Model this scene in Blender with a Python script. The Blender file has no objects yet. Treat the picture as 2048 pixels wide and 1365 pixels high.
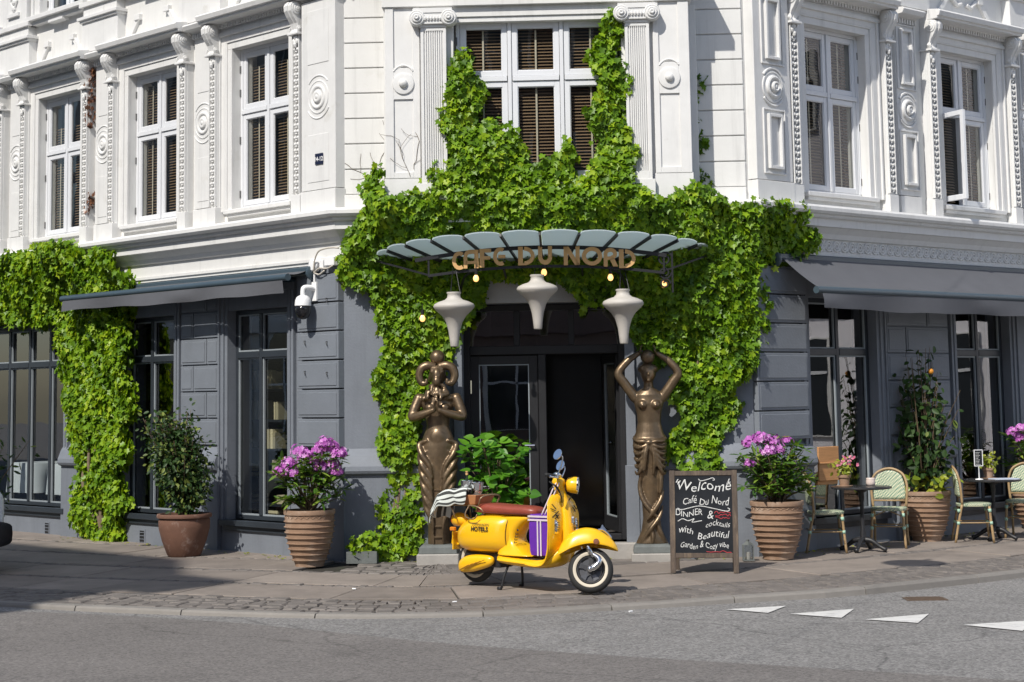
import bpy, math, random
import numpy as np
from mathutils import Matrix, Vector, noise as mnoise
random.seed(7); RNG = np.random.default_rng(11)
SC = bpy.context.scene; COL = SC.collection
sin, cos, pi, rad = math.sin, math.cos, math.pi, math.radians
# ------------------------------------------------------------------ camera, world, sun, exposure
cam = bpy.data.cameras.new('camera'); camo = bpy.data.objects.new('camera', cam); COL.objects.link(camo)
cam.sensor_width = 36.0; cam.lens = 64.49; cam.shift_y = -0.153
cam.clip_start = 0.5; cam.clip_end = 400
PT, RL = 0.1147, -0.0157
_F = Vector((0, cos(PT), sin(PT))); _U = Vector((0, -sin(PT), cos(PT))); _X = Vector((1, 0, 0))
_X2 = cos(RL)*_X + sin(RL)*_U; _U2 = -sin(RL)*_X + cos(RL)*_U
camo.matrix_world = Matrix(((_X2.x, _U2.x, -_F.x, 0), (_X2.y, _U2.y, -_F.y, 0), (_X2.z, _U2.z, -_F.z, 1.95), (0, 0, 0, 1)))
SC.camera = camo
SUN_AZ, SUN_EL = rad(-31.0), rad(46.0)           # azimuth measured from straight behind the camera, negative = left
SDIR = Vector((sin(SUN_AZ)*cos(SUN_EL), -cos(SUN_AZ)*cos(SUN_EL), sin(SUN_EL)))   # towards the sun
world = bpy.data.worlds.new('World'); SC.world = world; world.use_nodes = True
_n = world.node_tree.nodes; _n.clear()
_o = _n.new('ShaderNodeOutputWorld'); _b = _n.new('ShaderNodeBackground'); _s = _n.new('ShaderNodeTexSky')
_s.sky_type = 'NISHITA'; _s.sun_disc = False; _s.sun_elevation = SUN_EL
_s.sun_rotation = math.atan2(SDIR.x, SDIR.y); _s.altitude = 10; _s.air_density = 1.0; _s.dust_density = 1.0; _s.ozone_density = 1.0
world.node_tree.links.new(_s.outputs[0], _b.inputs[0]); world.node_tree.links.new(_b.outputs[0], _o.inputs[0])
_b.inputs[1].default_value = 0.13
sl = bpy.data.lights.new('sun', 'SUN'); sl.energy = 4.2; sl.angle = rad(0.53); sl.color = (1.0, 0.955, 0.88)
so = bpy.data.objects.new('sun', sl); COL.objects.link(so)
so.rotation_euler = (-SDIR).to_track_quat('-Z', 'Y').to_euler(); so.location = (-20, -20, 30)
SC.view_settings.view_transform = 'Standard'; SC.view_settings.look = 'None'
SC.view_settings.exposure = 0.20; SC.view_settings.gamma = 1.0; SC.view_settings.use_curve_mapping = False
SC.render.engine = 'CYCLES'
SC.cycles.max_bounces = 8; SC.cycles.diffuse_bounces = 4; SC.cycles.glossy_bounces = 4; SC.cycles.transparent_max_bounces = 12
SC.cycles.sample_clamp_indirect = 8.0
try: SC.cycles.use_denoising = True
except Exception: pass

# ------------------------------------------------------------------ frames of the three facades
AL, AR, AC = 0.8198, 0.7474, -0.0447
def V2(a, b): return Vector((a, b, 0))
uC = V2(cos(AC), sin(AC)); uL = V2(cos(AL), -sin(AL)); uR = V2(cos(AR), sin(AR))
OC = V2(0, 21.0); OL = OC + uC*(-1.95); OR = OC + uC*2.688
def nrm(u): return V2(u.y, -u.x)
nC, nL, nR = nrm(uC), nrm(uL), nrm(uR)
def frame(o, u):
    n = nrm(u)                                   # local x = along, y = into the wall, z = up
    return Matrix(((u.x, -n.x, 0, o.x), (u.y, -n.y, 0, o.y), (0, 0, 1, 0), (0, 0, 0, 1)))
ML, MC, MR = frame(OL, uL), frame(OC, uC), frame(OR, uR)
def W(M, u, d, z): return M @ Vector((u, -d, z))
def zp(x, y):                                    # height of the pavement: falls gently from the walls to the kerb
    p = V2(x, y); d = max((p-OL).dot(nL), (p-OC).dot(nC), (p-OR).dot(nR))
    return 0.13 - 0.0215*min(max(d, 0), 4.9)

# ------------------------------------------------------------------ mesh builder
class MB:
    def __init__(s): s.v = []; s.f = []; s.m = []; s.mi = 0
    def add(s, vs, fs, mi=None):
        o = len(s.v); s.v += [tuple(p) for p in vs]
        s.f += [tuple(i+o for i in f) for f in fs]; s.m += [s.mi if mi is None else mi]*len(fs); return s
    def box(s, x0, x1, y0, y1, z0, z1, mi=None):
        if x0 > x1: x0, x1 = x1, x0
        if y0 > y1: y0, y1 = y1, y0
        if z0 > z1: z0, z1 = z1, z0
        v = [(x0,y0,z0),(x1,y0,z0),(x1,y1,z0),(x0,y1,z0),(x0,y0,z1),(x1,y0,z1),(x1,y1,z1),(x0,y1,z1)]
        return s.add(v, [(0,3,2,1),(4,5,6,7),(0,1,5,4),(1,2,6,5),(2,3,7,6),(3,0,4,7)], mi)
    def wb(s, u0, u1, d0, d1, z0, z1, mi=None): return s.box(u0, u1, -d1, -d0, z0, z1, mi)   # box on a wall
    def obox(s, c, ax, ay, az, mi=None):         # box from centre and three half-axis vectors
        c, ax, ay, az = Vector(c), Vector(ax), Vector(ay), Vector(az)
        v = [c+i*ax+j*ay+k*az for k in (-1,1) for j in (-1,1) for i in (-1,1)]
        return s.add(v, [(0,2,3,1),(4,5,7,6),(0,1,5,4),(1,3,7,5),(3,2,6,7),(2,0,4,6)], mi)
    def bar(s, a, b, w, t, up=(0,0,1), mi=None): # rectangular bar from a to b
        a, b = Vector(a), Vector(b); d = (b-a); L = d.length; d.normalize(); up = Vector(up)
        x = d.cross(up)
        if x.length < 1e-4: x = d.cross(Vector((1,0,0)))
        x.normalize(); y = x.cross(d)
        return s.obox((a+b)/2, d*L/2, x*w/2, y*t/2, mi)
    def loft(s, rings, close=True, caps=True, mi=None):
        n = len(rings[0]); vs = [p for r in rings for p in r]; fs = []
        for i in range(len(rings)-1):
            for j in range(n if close else n-1):
                k = (j+1) % n; fs.append((i*n+j, i*n+k, (i+1)*n+k, (i+1)*n+j))
        if caps and close:
            fs.append(tuple(range(n-1, -1, -1))); fs.append(tuple((len(rings)-1)*n+j for j in range(n)))
        return s.add(vs, fs, mi)
    def prism(s, poly, p0, ex, ey, ext, mi=None):  # polygon (a,b) -> p0+a*ex+b*ey, extruded by vector ext
        p0, ex, ey, ext = Vector(p0), Vector(ex), Vector(ey), Vector(ext)
        r0 = [p0+a*ex+b*ey for a, b in poly]; return s.loft([r0, [p+ext for p in r0]], mi=mi)
    def lathe(s, prof, n=24, c=(0,0,0), M=None, caps=True, mi=None):
        c = Vector(c); rings = []
        for r, z in prof:
            rings.append([(M @ Vector((r*cos(2*pi*j/n), r*sin(2*pi*j/n), z)) if M else Vector((r*cos(2*pi*j/n), r*sin(2*pi*j/n), z)))+c for j in range(n)])
        return s.loft(rings, caps=caps, mi=mi)
    def tube(s, pts, r, n=8, mi=None, caps=True):
        pts = [Vector(p) for p in pts]; rs = r if isinstance(r, (list, tuple)) else [r]*len(pts); rings = []
        t0 = (pts[1]-pts[0]).normalized(); a = t0.cross(Vector((0,0,1)))
        if a.length < 1e-3: a = t0.cross(Vector((1,0,0)))
        a.normalize()
        for i, p in enumerate(pts):
            t = (pts[min(i+1, len(pts)-1)]-pts[max(i-1, 0)]).normalized()
            a = (a - t*a.dot(t)).normalized(); b = t.cross(a)
            rings.append([p + (a*cos(2*pi*j/n)+b*sin(2*pi*j/n))*rs[i] for j in range(n)])
        return s.loft(rings, caps=caps, mi=mi)
    def ball(s, c, rx, ry=None, rz=None, nu=14, nv=9, mi=None, R=None):
        ry = ry or rx; rz = rz or rx; c = Vector(c); rings = []
        for i in range(nv+1):
            a = -pi/2+pi*i/nv; k = max(cos(a), 0.02)
            ring = [Vector((rx*k*cos(2*pi*j/nu), ry*k*sin(2*pi*j/nu), rz*sin(a))) for j in range(nu)]
            rings.append([(R @ p if R else p)+c for p in ring])
        return s.loft(rings, mi=mi)
    def disc_d(s, u, z, prof, n=24, mi=None):    # lathe about the wall normal; prof = [(r, d)]
        rings = [[(u+r*cos(2*pi*j/n), -d, z+r*sin(2*pi*j/n)) for j in range(n)] for r, d in prof]
        return s.loft(rings, mi=mi)
    def xf(s, M): s.v = [tuple(M @ Vector(p)) for p in s.v]; return s
    def join(s, o, M=None):
        return s.add([tuple(M @ Vector(p)) if M else p for p in o.v], o.f)
    def mesh(s, name, mats, smooth=False):
        me = bpy.data.meshes.new(name); me.from_pydata(s.v, [], s.f)
        for m in (mats if isinstance(mats, (list, tuple)) else [mats]): me.materials.append(m)
        me.polygons.foreach_set('material_index', s.m)
        if smooth: me.polygons.foreach_set('use_smooth', [True]*len(me.polygons))
        me.update(); return me

WM = {}
def put(o, parent=None, M=None):
    M = M or Matrix.Identity(4); COL.objects.link(o)
    if parent: o.parent = parent; o.matrix_basis = WM[parent.name].inverted() @ M
    else: o.matrix_basis = M
    WM[o.name] = M.copy(); return o
def tag(o, label=None, cat=None, group=None, kind=None):
    if label: o['label'] = label
    if cat: o['category'] = cat
    if group: o['group'] = group
    if kind: o['kind'] = kind
    return o
def thing(name, label, cat, M=None, group=None, loc=None):
    if loc is not None: M = Matrix.Translation(loc)
    return tag(put(bpy.data.objects.new(name, None), None, M), label, cat, group)
def obj(name, mb, mats, parent=None, M=None, smooth=False, bevel=0, kind=None, label=None, angle=None, sub=0):
    me = mb if isinstance(mb, bpy.types.Mesh) else mb.mesh(name, mats, smooth)
    o = bpy.data.objects.new(name, me); put(o, parent, M)
    if smooth and angle:
        try: me.set_sharp_from_angle(angle=rad(angle))
        except Exception: pass
    if bevel:
        b = o.modifiers.new('bevel', 'BEVEL'); b.width = bevel; b.segments = 1; b.limit_method = 'ANGLE'; b.angle_limit = rad(40)
    if sub:
        b = o.modifiers.new('sub', 'SUBSURF'); b.levels = sub; b.render_levels = sub
    if kind: o['kind'] = kind
    if label: o['label'] = label
    return o
def copy_tree(o, M, label=None, group=None):     # a thing with its parts and sub-parts
    c = o.copy(); COL.objects.link(c); c.matrix_basis = M; WM[c.name] = M.copy()
    if label: c['label'] = label
    if group: c['group'] = group
    def rec(src, dst):
        for ch in list(src.children):
            k = ch.copy(); COL.objects.link(k); k.parent = dst; WM[k.name] = WM[dst.name] @ ch.matrix_basis; rec(ch, k)
    rec(o, c); return c
def fuse(mb, voxel, smooth=6, mat=None, name='figure'):   # many shapes -> one continuous skin
    me = mb.mesh(name, [mat]); o = bpy.data.objects.new(name, me); COL.objects.link(o)
    r = o.modifiers.new('r', 'REMESH'); r.mode = 'VOXEL'; r.voxel_size = voxel
    if smooth: q = o.modifiers.new('s', 'SMOOTH'); q.factor = 0.5; q.iterations = smooth
    dg = bpy.context.evaluated_depsgraph_get(); out = bpy.data.meshes.new_from_object(o.evaluated_get(dg))
    bpy.data.objects.remove(o); out.materials.clear(); out.materials.append(mat)
    out.polygons.foreach_set('use_smooth', [True]*len(out.polygons)); out.polygons.foreach_set('material_index', [0]*len(out.polygons)); return out
def crom(pts, k=8):                              # Catmull-Rom through points
    P = [Vector(p) for p in pts]; P = [2*P[0]-P[1]]+P+[2*P[-1]-P[-2]]; out = []
    for i in range(1, len(P)-2):
        for j in range(k):
            t = j/k; a, b, c, d = P[i-1:i+3]
            out.append(0.5*((2*b)+(c-a)*t+(2*a-5*b+4*c-d)*t*t+(3*b-a-3*c+d)*t**3))
    return out+[P[-2]]
def text_mesh(txt, size, depth, mat, bold=0.0, shear=0.0, align='CENTER'):
    c = bpy.data.curves.new('lettering', 'FONT'); c.body = txt; c.size = size; c.extrude = depth; c.offset = bold; c.shear = shear
    c.align_x = align; c.resolution_u = 3
    o = bpy.data.objects.new('lettering', c); COL.objects.link(o)
    dg = bpy.context.evaluated_depsgraph_get(); me = bpy.data.meshes.new_from_object(o.evaluated_get(dg))
    bpy.data.objects.remove(o); me.materials.clear(); me.materials.append(mat); return me

# ------------------------------------------------------------------ materials
def mat(name, col, rough=0.6, metal=0.0, var=0.12, vs=3.0, bump=0.0, bs=60.0, col2=None, c2s=1.2, c2lo=0.5, c2hi=0.7, spec=0.4, coat=0.0, emit=None, es=0.0, stretch=None, trans=0.0):
    m = bpy.data.materials.new(name); m.use_nodes = True; N = m.node_tree.nodes; Lk = m.node_tree.links
    p = N['Principled BSDF']; p.inputs['Roughness'].default_value = rough; p.inputs['Metallic'].default_value = metal
    p.inputs['Specular IOR Level'].default_value = spec; p.inputs['Coat Weight'].default_value = coat; p.inputs['Coat Roughness'].default_value = 0.06
    tc = N.new('ShaderNodeTexCoord'); src = tc.outputs['Object']
    if stretch:
        mp = N.new('ShaderNodeMapping'); mp.inputs['Scale'].default_value = stretch; Lk.new(src, mp.inputs['Vector']); src = mp.outputs[0]
    n1 = N.new('ShaderNodeTexNoise'); n1.inputs['Scale'].default_value = vs; n1.inputs['Detail'].default_value = 6; n1.inputs['Roughness'].default_value = 0.65
    Lk.new(src, n1.inputs['Vector'])
    mr = N.new('ShaderNodeMapRange'); mr.inputs[1].default_value = 0.25; mr.inputs[2].default_value = 0.75
    mr.inputs[3].default_value = 1-var; mr.inputs[4].default_value = 1+var; Lk.new(n1.outputs['Fac'], mr.inputs[0])
    base = N.new('ShaderNodeRGB'); base.outputs[0].default_value = (*col, 1); cur = base.outputs[0]
    if col2:
        n2 = N.new('ShaderNodeTexNoise'); n2.inputs['Scale'].default_value = c2s; n2.inputs['Detail'].default_value = 8; n2.inputs['Roughness'].default_value = 0.7
        Lk.new(src, n2.inputs['Vector'])
        r2 = N.new('ShaderNodeMapRange'); r2.inputs[1].default_value = c2lo; r2.inputs[2].default_value = c2hi; Lk.new(n2.outputs['Fac'], r2.inputs[0])
        mx = N.new('ShaderNodeMix'); mx.data_type = 'RGBA'; mx.inputs[7].default_value = (*col2, 1)
        Lk.new(r2.outputs[0], mx.inputs[0]); Lk.new(cur, mx.inputs[6]); cur = mx.outputs[2]
    oi = N.new('ShaderNodeObjectInfo')
    vm = N.new('ShaderNodeVectorMath'); vm.operation = 'SCALE'; Lk.new(cur, vm.inputs[0]); Lk.new(mr.outputs[0], vm.inputs['Scale'])
    Lk.new(vm.outputs[0], p.inputs['Base Color'])
    if bump:
        n3 = N.new('ShaderNodeTexNoise'); n3.inputs['Scale'].default_value = bs; n3.inputs['Detail'].default_value = 4; Lk.new(src, n3.inputs['Vector'])
        bp = N.new('ShaderNodeBump'); bp.inputs['Strength'].default_value = bump; bp.inputs['Distance'].default_value = 0.01
        Lk.new(n3.outputs['Fac'], bp.inputs['Height']); Lk.new(bp.outputs[0], p.inputs['Normal'])
    if emit: p.inputs['Emission Color'].default_value = (*emit, 1); p.inputs['Emission Strength'].default_value = es
    return m
def vary_by_object(m, amt):                      # alike pieces differ a little in tone from piece to piece
    N = m.node_tree.nodes; Lk = m.node_tree.links; p = N['Principled BSDF']; l = p.inputs['Base Color'].links[0]; src = l.from_socket
    oi = N.new('ShaderNodeObjectInfo'); mr = N.new('ShaderNodeMapRange'); mr.inputs[3].default_value = 1-amt; mr.inputs[4].default_value = 1+amt
    Lk.new(oi.outputs['Random'], mr.inputs[0]); v = N.new('ShaderNodeVectorMath'); v.operation = 'SCALE'
    Lk.new(src, v.inputs[0]); Lk.new(mr.outputs[0], v.inputs['Scale']); Lk.new(v.outputs[0], p.inputs['Base Color']); return m
def leaf_mat(name, cols, rough=0.38, trans=0.35, tcol=None, spec=0.5):
    m = bpy.data.materials.new(name); m.use_nodes = True; N = m.node_tree.nodes; Lk = m.node_tree.links
    p = N['Principled BSDF']; p.inputs['Roughness'].default_value = rough; p.inputs['Specular IOR Level'].default_value = spec
    at = N.new('ShaderNodeAttribute'); at.attribute_name = 'tone'
    cr = N.new('ShaderNodeValToRGB'); e = cr.color_ramp.elements
    for i, (pos, c) in enumerate(cols):
        if i < 2: e[i].position = pos; e[i].color = (*c, 1)
        else: q = e.new(pos); q.color = (*c, 1)
    Lk.new(at.outputs['Fac'], cr.inputs[0]); Lk.new(cr.outputs[0], p.inputs['Base Color'])
    t = N.new('ShaderNodeBsdfTranslucent'); v = N.new('ShaderNodeVectorMath'); v.operation = 'MULTIPLY'; v.inputs[1].default_value = tcol or (1.5, 1.35, 0.5)
    Lk.new(cr.outputs[0], v.inputs[0]); Lk.new(v.outputs[0], t.inputs[0])
    mx = N.new('ShaderNodeMixShader'); mx.inputs[0].default_value = trans; Lk.new(p.outputs[0], mx.inputs[1]); Lk.new(t.outputs[0], mx.inputs[2])
    Lk.new(mx.outputs[0], N['Material Output'].inputs[0]); return m
def glass_mat(name, tint=(0.9, 0.93, 0.92), boost=1.0, rough=0.01, wob=0.0):
    m = bpy.data.materials.new(name); m.use_nodes = True; N = m.node_tree.nodes; Lk = m.node_tree.links
    N.remove(N['Principled BSDF']); tr = N.new('ShaderNodeBsdfTransparent'); tr.inputs[0].default_value = (*tint, 1)
    gl = N.new('ShaderNodeBsdfGlossy'); gl.inputs['Roughness'].default_value = rough
    lw = N.new('ShaderNodeLayerWeight'); lw.inputs[0].default_value = 0.5        # Schlick reflectance, the same from both sides
    pw = N.new('ShaderNodeMath'); pw.operation = 'POWER'; pw.inputs[1].default_value = 5; Lk.new(lw.outputs['Facing'], pw.inputs[0])
    mu = N.new('ShaderNodeMath'); mu.operation = 'MULTIPLY_ADD'; mu.inputs[1].default_value = 1-.043*boost; mu.inputs[2].default_value = .043*boost; mu.use_clamp = True; Lk.new(pw.outputs[0], mu.inputs[0])
    mx = N.new('ShaderNodeMixShader'); Lk.new(mu.outputs[0], mx.inputs[0]); Lk.new(tr.outputs[0], mx.inputs[1]); Lk.new(gl.outputs[0], mx.inputs[2])
    if wob:
        tc = N.new('ShaderNodeTexCoord'); n3 = N.new('ShaderNodeTexNoise'); n3.inputs['Scale'].default_value = 2.2; n3.inputs['Detail'].default_value = 1
        Lk.new(tc.outputs['Object'], n3.inputs['Vector']); bp = N.new('ShaderNodeBump'); bp.inputs['Strength'].default_value = wob; bp.inputs['Distance'].default_value = 0.02
        Lk.new(n3.outputs['Fac'], bp.inputs['Height']); Lk.new(bp.outputs[0], gl.inputs['Normal'])
    Lk.new(mx.outputs[0], N['Material Output'].inputs[0]); return m

M_WHITE = mat('white_stucco', (0.66, 0.655, 0.635), 0.75, var=0.05, vs=2.5, bump=0.10, bs=45, col2=(0.50, 0.485, 0.44), c2s=1.7, c2lo=0.60, c2hi=0.85)
M_TRIM = mat('white_trim_paint', (0.67, 0.665, 0.65), 0.65, var=0.05, vs=5, bump=0.08, bs=70, col2=(0.51, 0.49, 0.44), c2s=3.0, c2lo=0.6, c2hi=0.85)
M_SASH = mat('white_sash_paint', (0.66, 0.67, 0.69), 0.4, var=0.03, bump=0.03)
M_GREY = mat('blue_grey_wall_paint', (0.165, 0.181, 0.208), 0.62, var=0.10, vs=2.0, bump=0.22, bs=38, col2=(0.195, 0.215, 0.245), c2s=0.9, c2lo=0.5, c2hi=0.75)
M_GREYB = vary_by_object(mat('blue_grey_block_paint', (0.170, 0.187, 0.213), 0.6, var=0.09, vs=3.0, bump=0.22, bs=40), 0.05)
M_DARK = mat('dark_window_paint', (0.028, 0.034, 0.042), 0.4, var=0.15, bump=0.04)
M_BLACK = mat('black_iron', (0.018, 0.018, 0.02), 0.45, var=0.2, bump=0.05)
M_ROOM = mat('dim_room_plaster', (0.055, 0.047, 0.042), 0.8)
M_BLIND = mat('brown_wooden_blind', (0.25, 0.165, 0.095), 0.5, var=0.2)
M_CORD = mat('pale_blind_tape', (0.62, 0.55, 0.42), 0.7)
M_CURT = mat('pale_curtain', (0.55, 0.54, 0.50), 0.9)
G_WIN = glass_mat('window_glass', (0.80, 0.82, 0.82), 2.2, 0.004, 0.05)
G_SHOP = glass_mat('shopfront_glass', (0.82, 0.84, 0.84), 5.2, 0.004, 0.035)
M_ASPH = mat('worn_asphalt', (0.195, 0.188, 0.180), 0.85, var=0.16, vs=0.7, bump=0.6, bs=130)
M_ASPH2 = mat('newer_asphalt', (0.152, 0.140, 0.131), 0.85, var=0.15, vs=0.8, bump=0.6, bs=150)
def speckle(m, sc, amt):                          # pale and dark stones in the asphalt
    N = m.node_tree.nodes; Lk = m.node_tree.links; p = N['Principled BSDF']; src = p.inputs['Base Color'].links[0].from_socket
    tc = N.new('ShaderNodeTexCoord'); vo = N.new('ShaderNodeTexVoronoi'); vo.inputs['Scale'].default_value = sc; Lk.new(tc.outputs['Object'], vo.inputs['Vector'])
    sp = N.new('ShaderNodeSeparateColor'); Lk.new(vo.outputs['Color'], sp.inputs[0])
    mr = N.new('ShaderNodeMapRange'); mr.inputs[3].default_value = 1-amt; mr.inputs[4].default_value = 1+amt; Lk.new(sp.outputs[0], mr.inputs[0])
    v = N.new('ShaderNodeVectorMath'); v.operation = 'SCALE'; Lk.new(src, v.inputs[0]); Lk.new(mr.outputs[0], v.inputs['Scale'])
    Lk.new(v.outputs[0], p.inputs['Base Color'])
speckle(M_ASPH, 55, 0.42); speckle(M_ASPH2, 60, 0.34)
def cracks(m, sc, w, dark):                       # fine cracks, tar lines and oil spots
    N = m.node_tree.nodes; Lk = m.node_tree.links; p = N['Principled BSDF']; src = p.inputs['Base Color'].links[0].from_socket
    tc = N.new('ShaderNodeTexCoord'); nz = N.new('ShaderNodeTexNoise'); nz.inputs['Scale'].default_value = 1.3; nz.inputs['Detail'].default_value = 5; Lk.new(tc.outputs['Object'], nz.inputs['Vector'])
    ad = N.new('ShaderNodeMixRGB'); ad.blend_type = 'ADD'; ad.inputs[0].default_value = .55; Lk.new(tc.outputs['Object'], ad.inputs[1]); Lk.new(nz.outputs['Color'], ad.inputs[2])
    vo = N.new('ShaderNodeTexVoronoi'); vo.feature = 'DISTANCE_TO_EDGE'; vo.inputs['Scale'].default_value = sc; Lk.new(ad.outputs[0], vo.inputs['Vector'])
    mr = N.new('ShaderNodeMapRange'); mr.inputs[1].default_value = 0; mr.inputs[2].default_value = w; mr.inputs[3].default_value = dark; mr.inputs[4].default_value = 1; Lk.new(vo.outputs['Distance'], mr.inputs[0])
    n2 = N.new('ShaderNodeTexNoise'); n2.inputs['Scale'].default_value = 1.7; n2.inputs['Detail'].default_value = 7; Lk.new(tc.outputs['Object'], n2.inputs['Vector'])
    m2 = N.new('ShaderNodeMapRange'); m2.inputs[1].default_value = .60; m2.inputs[2].default_value = .74; m2.inputs[3].default_value = 1; m2.inputs[4].default_value = .74; Lk.new(n2.outputs['Fac'], m2.inputs[0])
    mu = N.new('ShaderNodeMath'); mu.operation = 'MULTIPLY'; Lk.new(mr.outputs[0], mu.inputs[0]); Lk.new(m2.outputs[0], mu.inputs[1])
    v = N.new('ShaderNodeVectorMath'); v.operation = 'SCALE'; Lk.new(src, v.inputs[0]); Lk.new(mu.outputs[0], v.inputs['Scale']); Lk.new(v.outputs[0], p.inputs['Base Color'])
cracks(M_ASPH, .30, .006, .62); cracks(M_ASPH2, .22, .004, .7)
def streak(m, lo, hi, dark, sc=(5, 5, .35)):      # rain streaks and soot running down the paint
    N = m.node_tree.nodes; Lk = m.node_tree.links; p = N['Principled BSDF']; src = p.inputs['Base Color'].links[0].from_socket
    tc = N.new('ShaderNodeTexCoord'); mp = N.new('ShaderNodeMapping'); mp.inputs['Scale'].default_value = sc; Lk.new(tc.outputs['Object'], mp.inputs['Vector'])
    n2 = N.new('ShaderNodeTexNoise'); n2.inputs['Scale'].default_value = 1.6; n2.inputs['Detail'].default_value = 9; n2.inputs['Roughness'].default_value = .68; Lk.new(mp.outputs[0], n2.inputs['Vector'])
    m2 = N.new('ShaderNodeMapRange'); m2.inputs[1].default_value = lo; m2.inputs[2].default_value = hi; m2.inputs[3].default_value = 1; m2.inputs[4].default_value = dark; Lk.new(n2.outputs['Fac'], m2.inputs[0])
    v = N.new('ShaderNodeVectorMath'); v.operation = 'SCALE'; Lk.new(src, v.inputs[0]); Lk.new(m2.outputs[0], v.inputs['Scale']); Lk.new(v.outputs[0], p.inputs['Base Color'])
streak(M_WHITE, .52, .78, .80); streak(M_TRIM, .54, .80, .80); streak(M_GREY, .5, .78, .86)
M_SLAB = vary_by_object(mat('grey_tan_granite_slab', (0.235, 0.200, 0.172), 0.75, var=0.14, vs=2.5, bump=0.25, bs=55, col2=(0.155, 0.133, 0.116), c2s=1.5, c2lo=0.45, c2hi=0.75), 0.12)
M_COB = vary_by_object(mat('granite_cobble', (0.15, 0.133, 0.12), 0.7, var=0.2, vs=9, bump=0.35, bs=50), 0.22)
M_COBS = mat('granite_cobble_mass', (0.15, 0.133, 0.12), 0.7, var=0.3, vs=5, bump=0.35, bs=50)
M_KERB = vary_by_object(mat('pale_granite_kerb', (0.205, 0.19, 0.172), 0.75, var=0.12, vs=6, bump=0.25, bs=60), 0.08)
M_JOINT = mat('joint_earth', (0.030, 0.026, 0.022), 0.95, var=0.3, vs=8, bump=0.3, col2=(0.04, 0.05, 0.025), c2s=2.5)
M_PAINT = mat('white_road_paint', (0.60, 0.59, 0.565), 0.7, var=0.08, vs=6, bump=0.3, bs=120, col2=(0.30, 0.29, 0.28), c2s=9, c2lo=0.53, c2hi=0.72)
M_BRONZE = mat('bronze', (0.165, 0.117, 0.072), 0.38, metal=0.68, var=0.35, vs=7, bump=0.12, bs=30, col2=(0.25, 0.17, 0.095), c2s=6, c2lo=0.5, c2hi=0.75, spec=0.5)
M_STONE = mat('pale_plinth_stone', (0.33, 0.31, 0.285), 0.8, var=0.15, vs=5, bump=0.3, bs=40)
M_SLATE = mat('dark_plinth_stone', (0.12, 0.13, 0.125), 0.7, var=0.25, vs=6, bump=0.2)
M_TERRA = mat('weathered_terracotta', (0.29, 0.185, 0.122), 0.85, var=0.16, vs=7, bump=0.25, bs=45, col2=(0.38, 0.30, 0.235), c2s=3.5, c2lo=0.5, c2hi=0.75)
M_TERRA2 = mat('red_terracotta', (0.155, 0.078, 0.052), 0.8, var=0.2, vs=6, bump=0.2, bs=45, col2=(0.36, 0.28, 0.24), c2s=5, c2lo=0.56, c2hi=0.78)
M_SOIL = mat('dark_potting_soil', (0.05, 0.035, 0.025), 0.95, var=0.3, bump=0.5, bs=60)
M_AWN = mat('charcoal_awning_cloth', (0.098, 0.101, 0.112), 0.8, var=0.07, vs=3, bump=0.08, bs=120)
M_AWNBAR = mat('blue_grey_awning_metal', (0.05, 0.075, 0.095), 0.35, var=0.08, spec=0.5)
M_GOLD = mat('gold_letter', (0.60, 0.36, 0.15), 0.5, metal=0.0, var=0.12, vs=8)
M_LAMP = mat('cream_lamp_shade', (0.47, 0.44, 0.40), 0.55, var=0.06, vs=4, bump=0.05)
M_BULB = mat('warm_bulb', (0.9, 0.5, 0.2), 0.2, emit=(1.0, 0.45, 0.12), es=2.2)
M_YEL = mat('yellow_scooter_paint', (0.84, 0.46, 0.008), 0.30, var=0.03, coat=0.5, spec=0.4)
M_CHROME = mat('chrome', (0.75, 0.75, 0.76), 0.08, metal=1.0, var=0.02)
M_SEAT = mat('oxblood_leather', (0.26, 0.058, 0.036), 0.35, var=0.1, vs=10, bump=0.1, bs=90, spec=0.5)
M_TYRE = mat('black_rubber', (0.022, 0.022, 0.022), 0.75, var=0.2, bump=0.2)
M_WW = mat('cream_whitewall', (0.56, 0.50, 0.40), 0.6, var=0.05)
M_RIM = mat('black_alloy', (0.10, 0.10, 0.105), 0.28, metal=0.5)
M_PURP = mat('purple_bag_cloth', (0.115, 0.02, 0.32), 0.6, var=0.12, bump=0.15, bs=18)
M_STRAP = mat('lilac_cream_strap', (0.62, 0.52, 0.56), 0.7)
M_LTAN = mat('tan_crate_leather', (0.45, 0.20, 0.085), 0.55, var=0.15)
M_WOODD = mat('weathered_dark_wood', (0.085, 0.064, 0.05), 0.8, var=0.35, vs=5, bump=0.4, bs=20, col2=(0.21, 0.155, 0.105), c2s=3, c2lo=0.5, c2hi=0.75, stretch=(6, 6, 1))
M_CHALKB = mat('chalkboard', (0.018, 0.020, 0.024), 0.85, var=0.45, vs=3, spec=0.15)
M_CHALK = mat('white_chalk', (0.60, 0.60, 0.58), 0.9, var=0.30, vs=40)
M_CHRED = mat('red_chalk', (0.45, 0.05, 0.06), 0.9, var=0.2, vs=30)
M_CAMW = mat('white_camera_plastic', (0.80, 0.80, 0.80), 0.4, var=0.02)
M_SMOKE = mat('smoked_dome', (0.012, 0.012, 0.014), 0.12, var=0.0, spec=0.6)
M_BAMB = mat('varnished_rattan', (0.33, 0.225, 0.115), 0.45, var=0.25, vs=9)
M_BIND = mat('mint_binding', (0.36, 0.55, 0.42), 0.6)
M_CLOTH = mat('white_tablecloth', (0.72, 0.78, 0.80), 0.85, var=0.05)
M_WOODC = mat('orange_wood', (0.50, 0.25, 0.10), 0.6, var=0.2, vs=4, stretch=(1, 1, 8))
M_BARK = mat('ivy_bark', (0.17, 0.125, 0.085), 0.9, var=0.3, vs=8, bump=0.4, bs=30)
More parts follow.
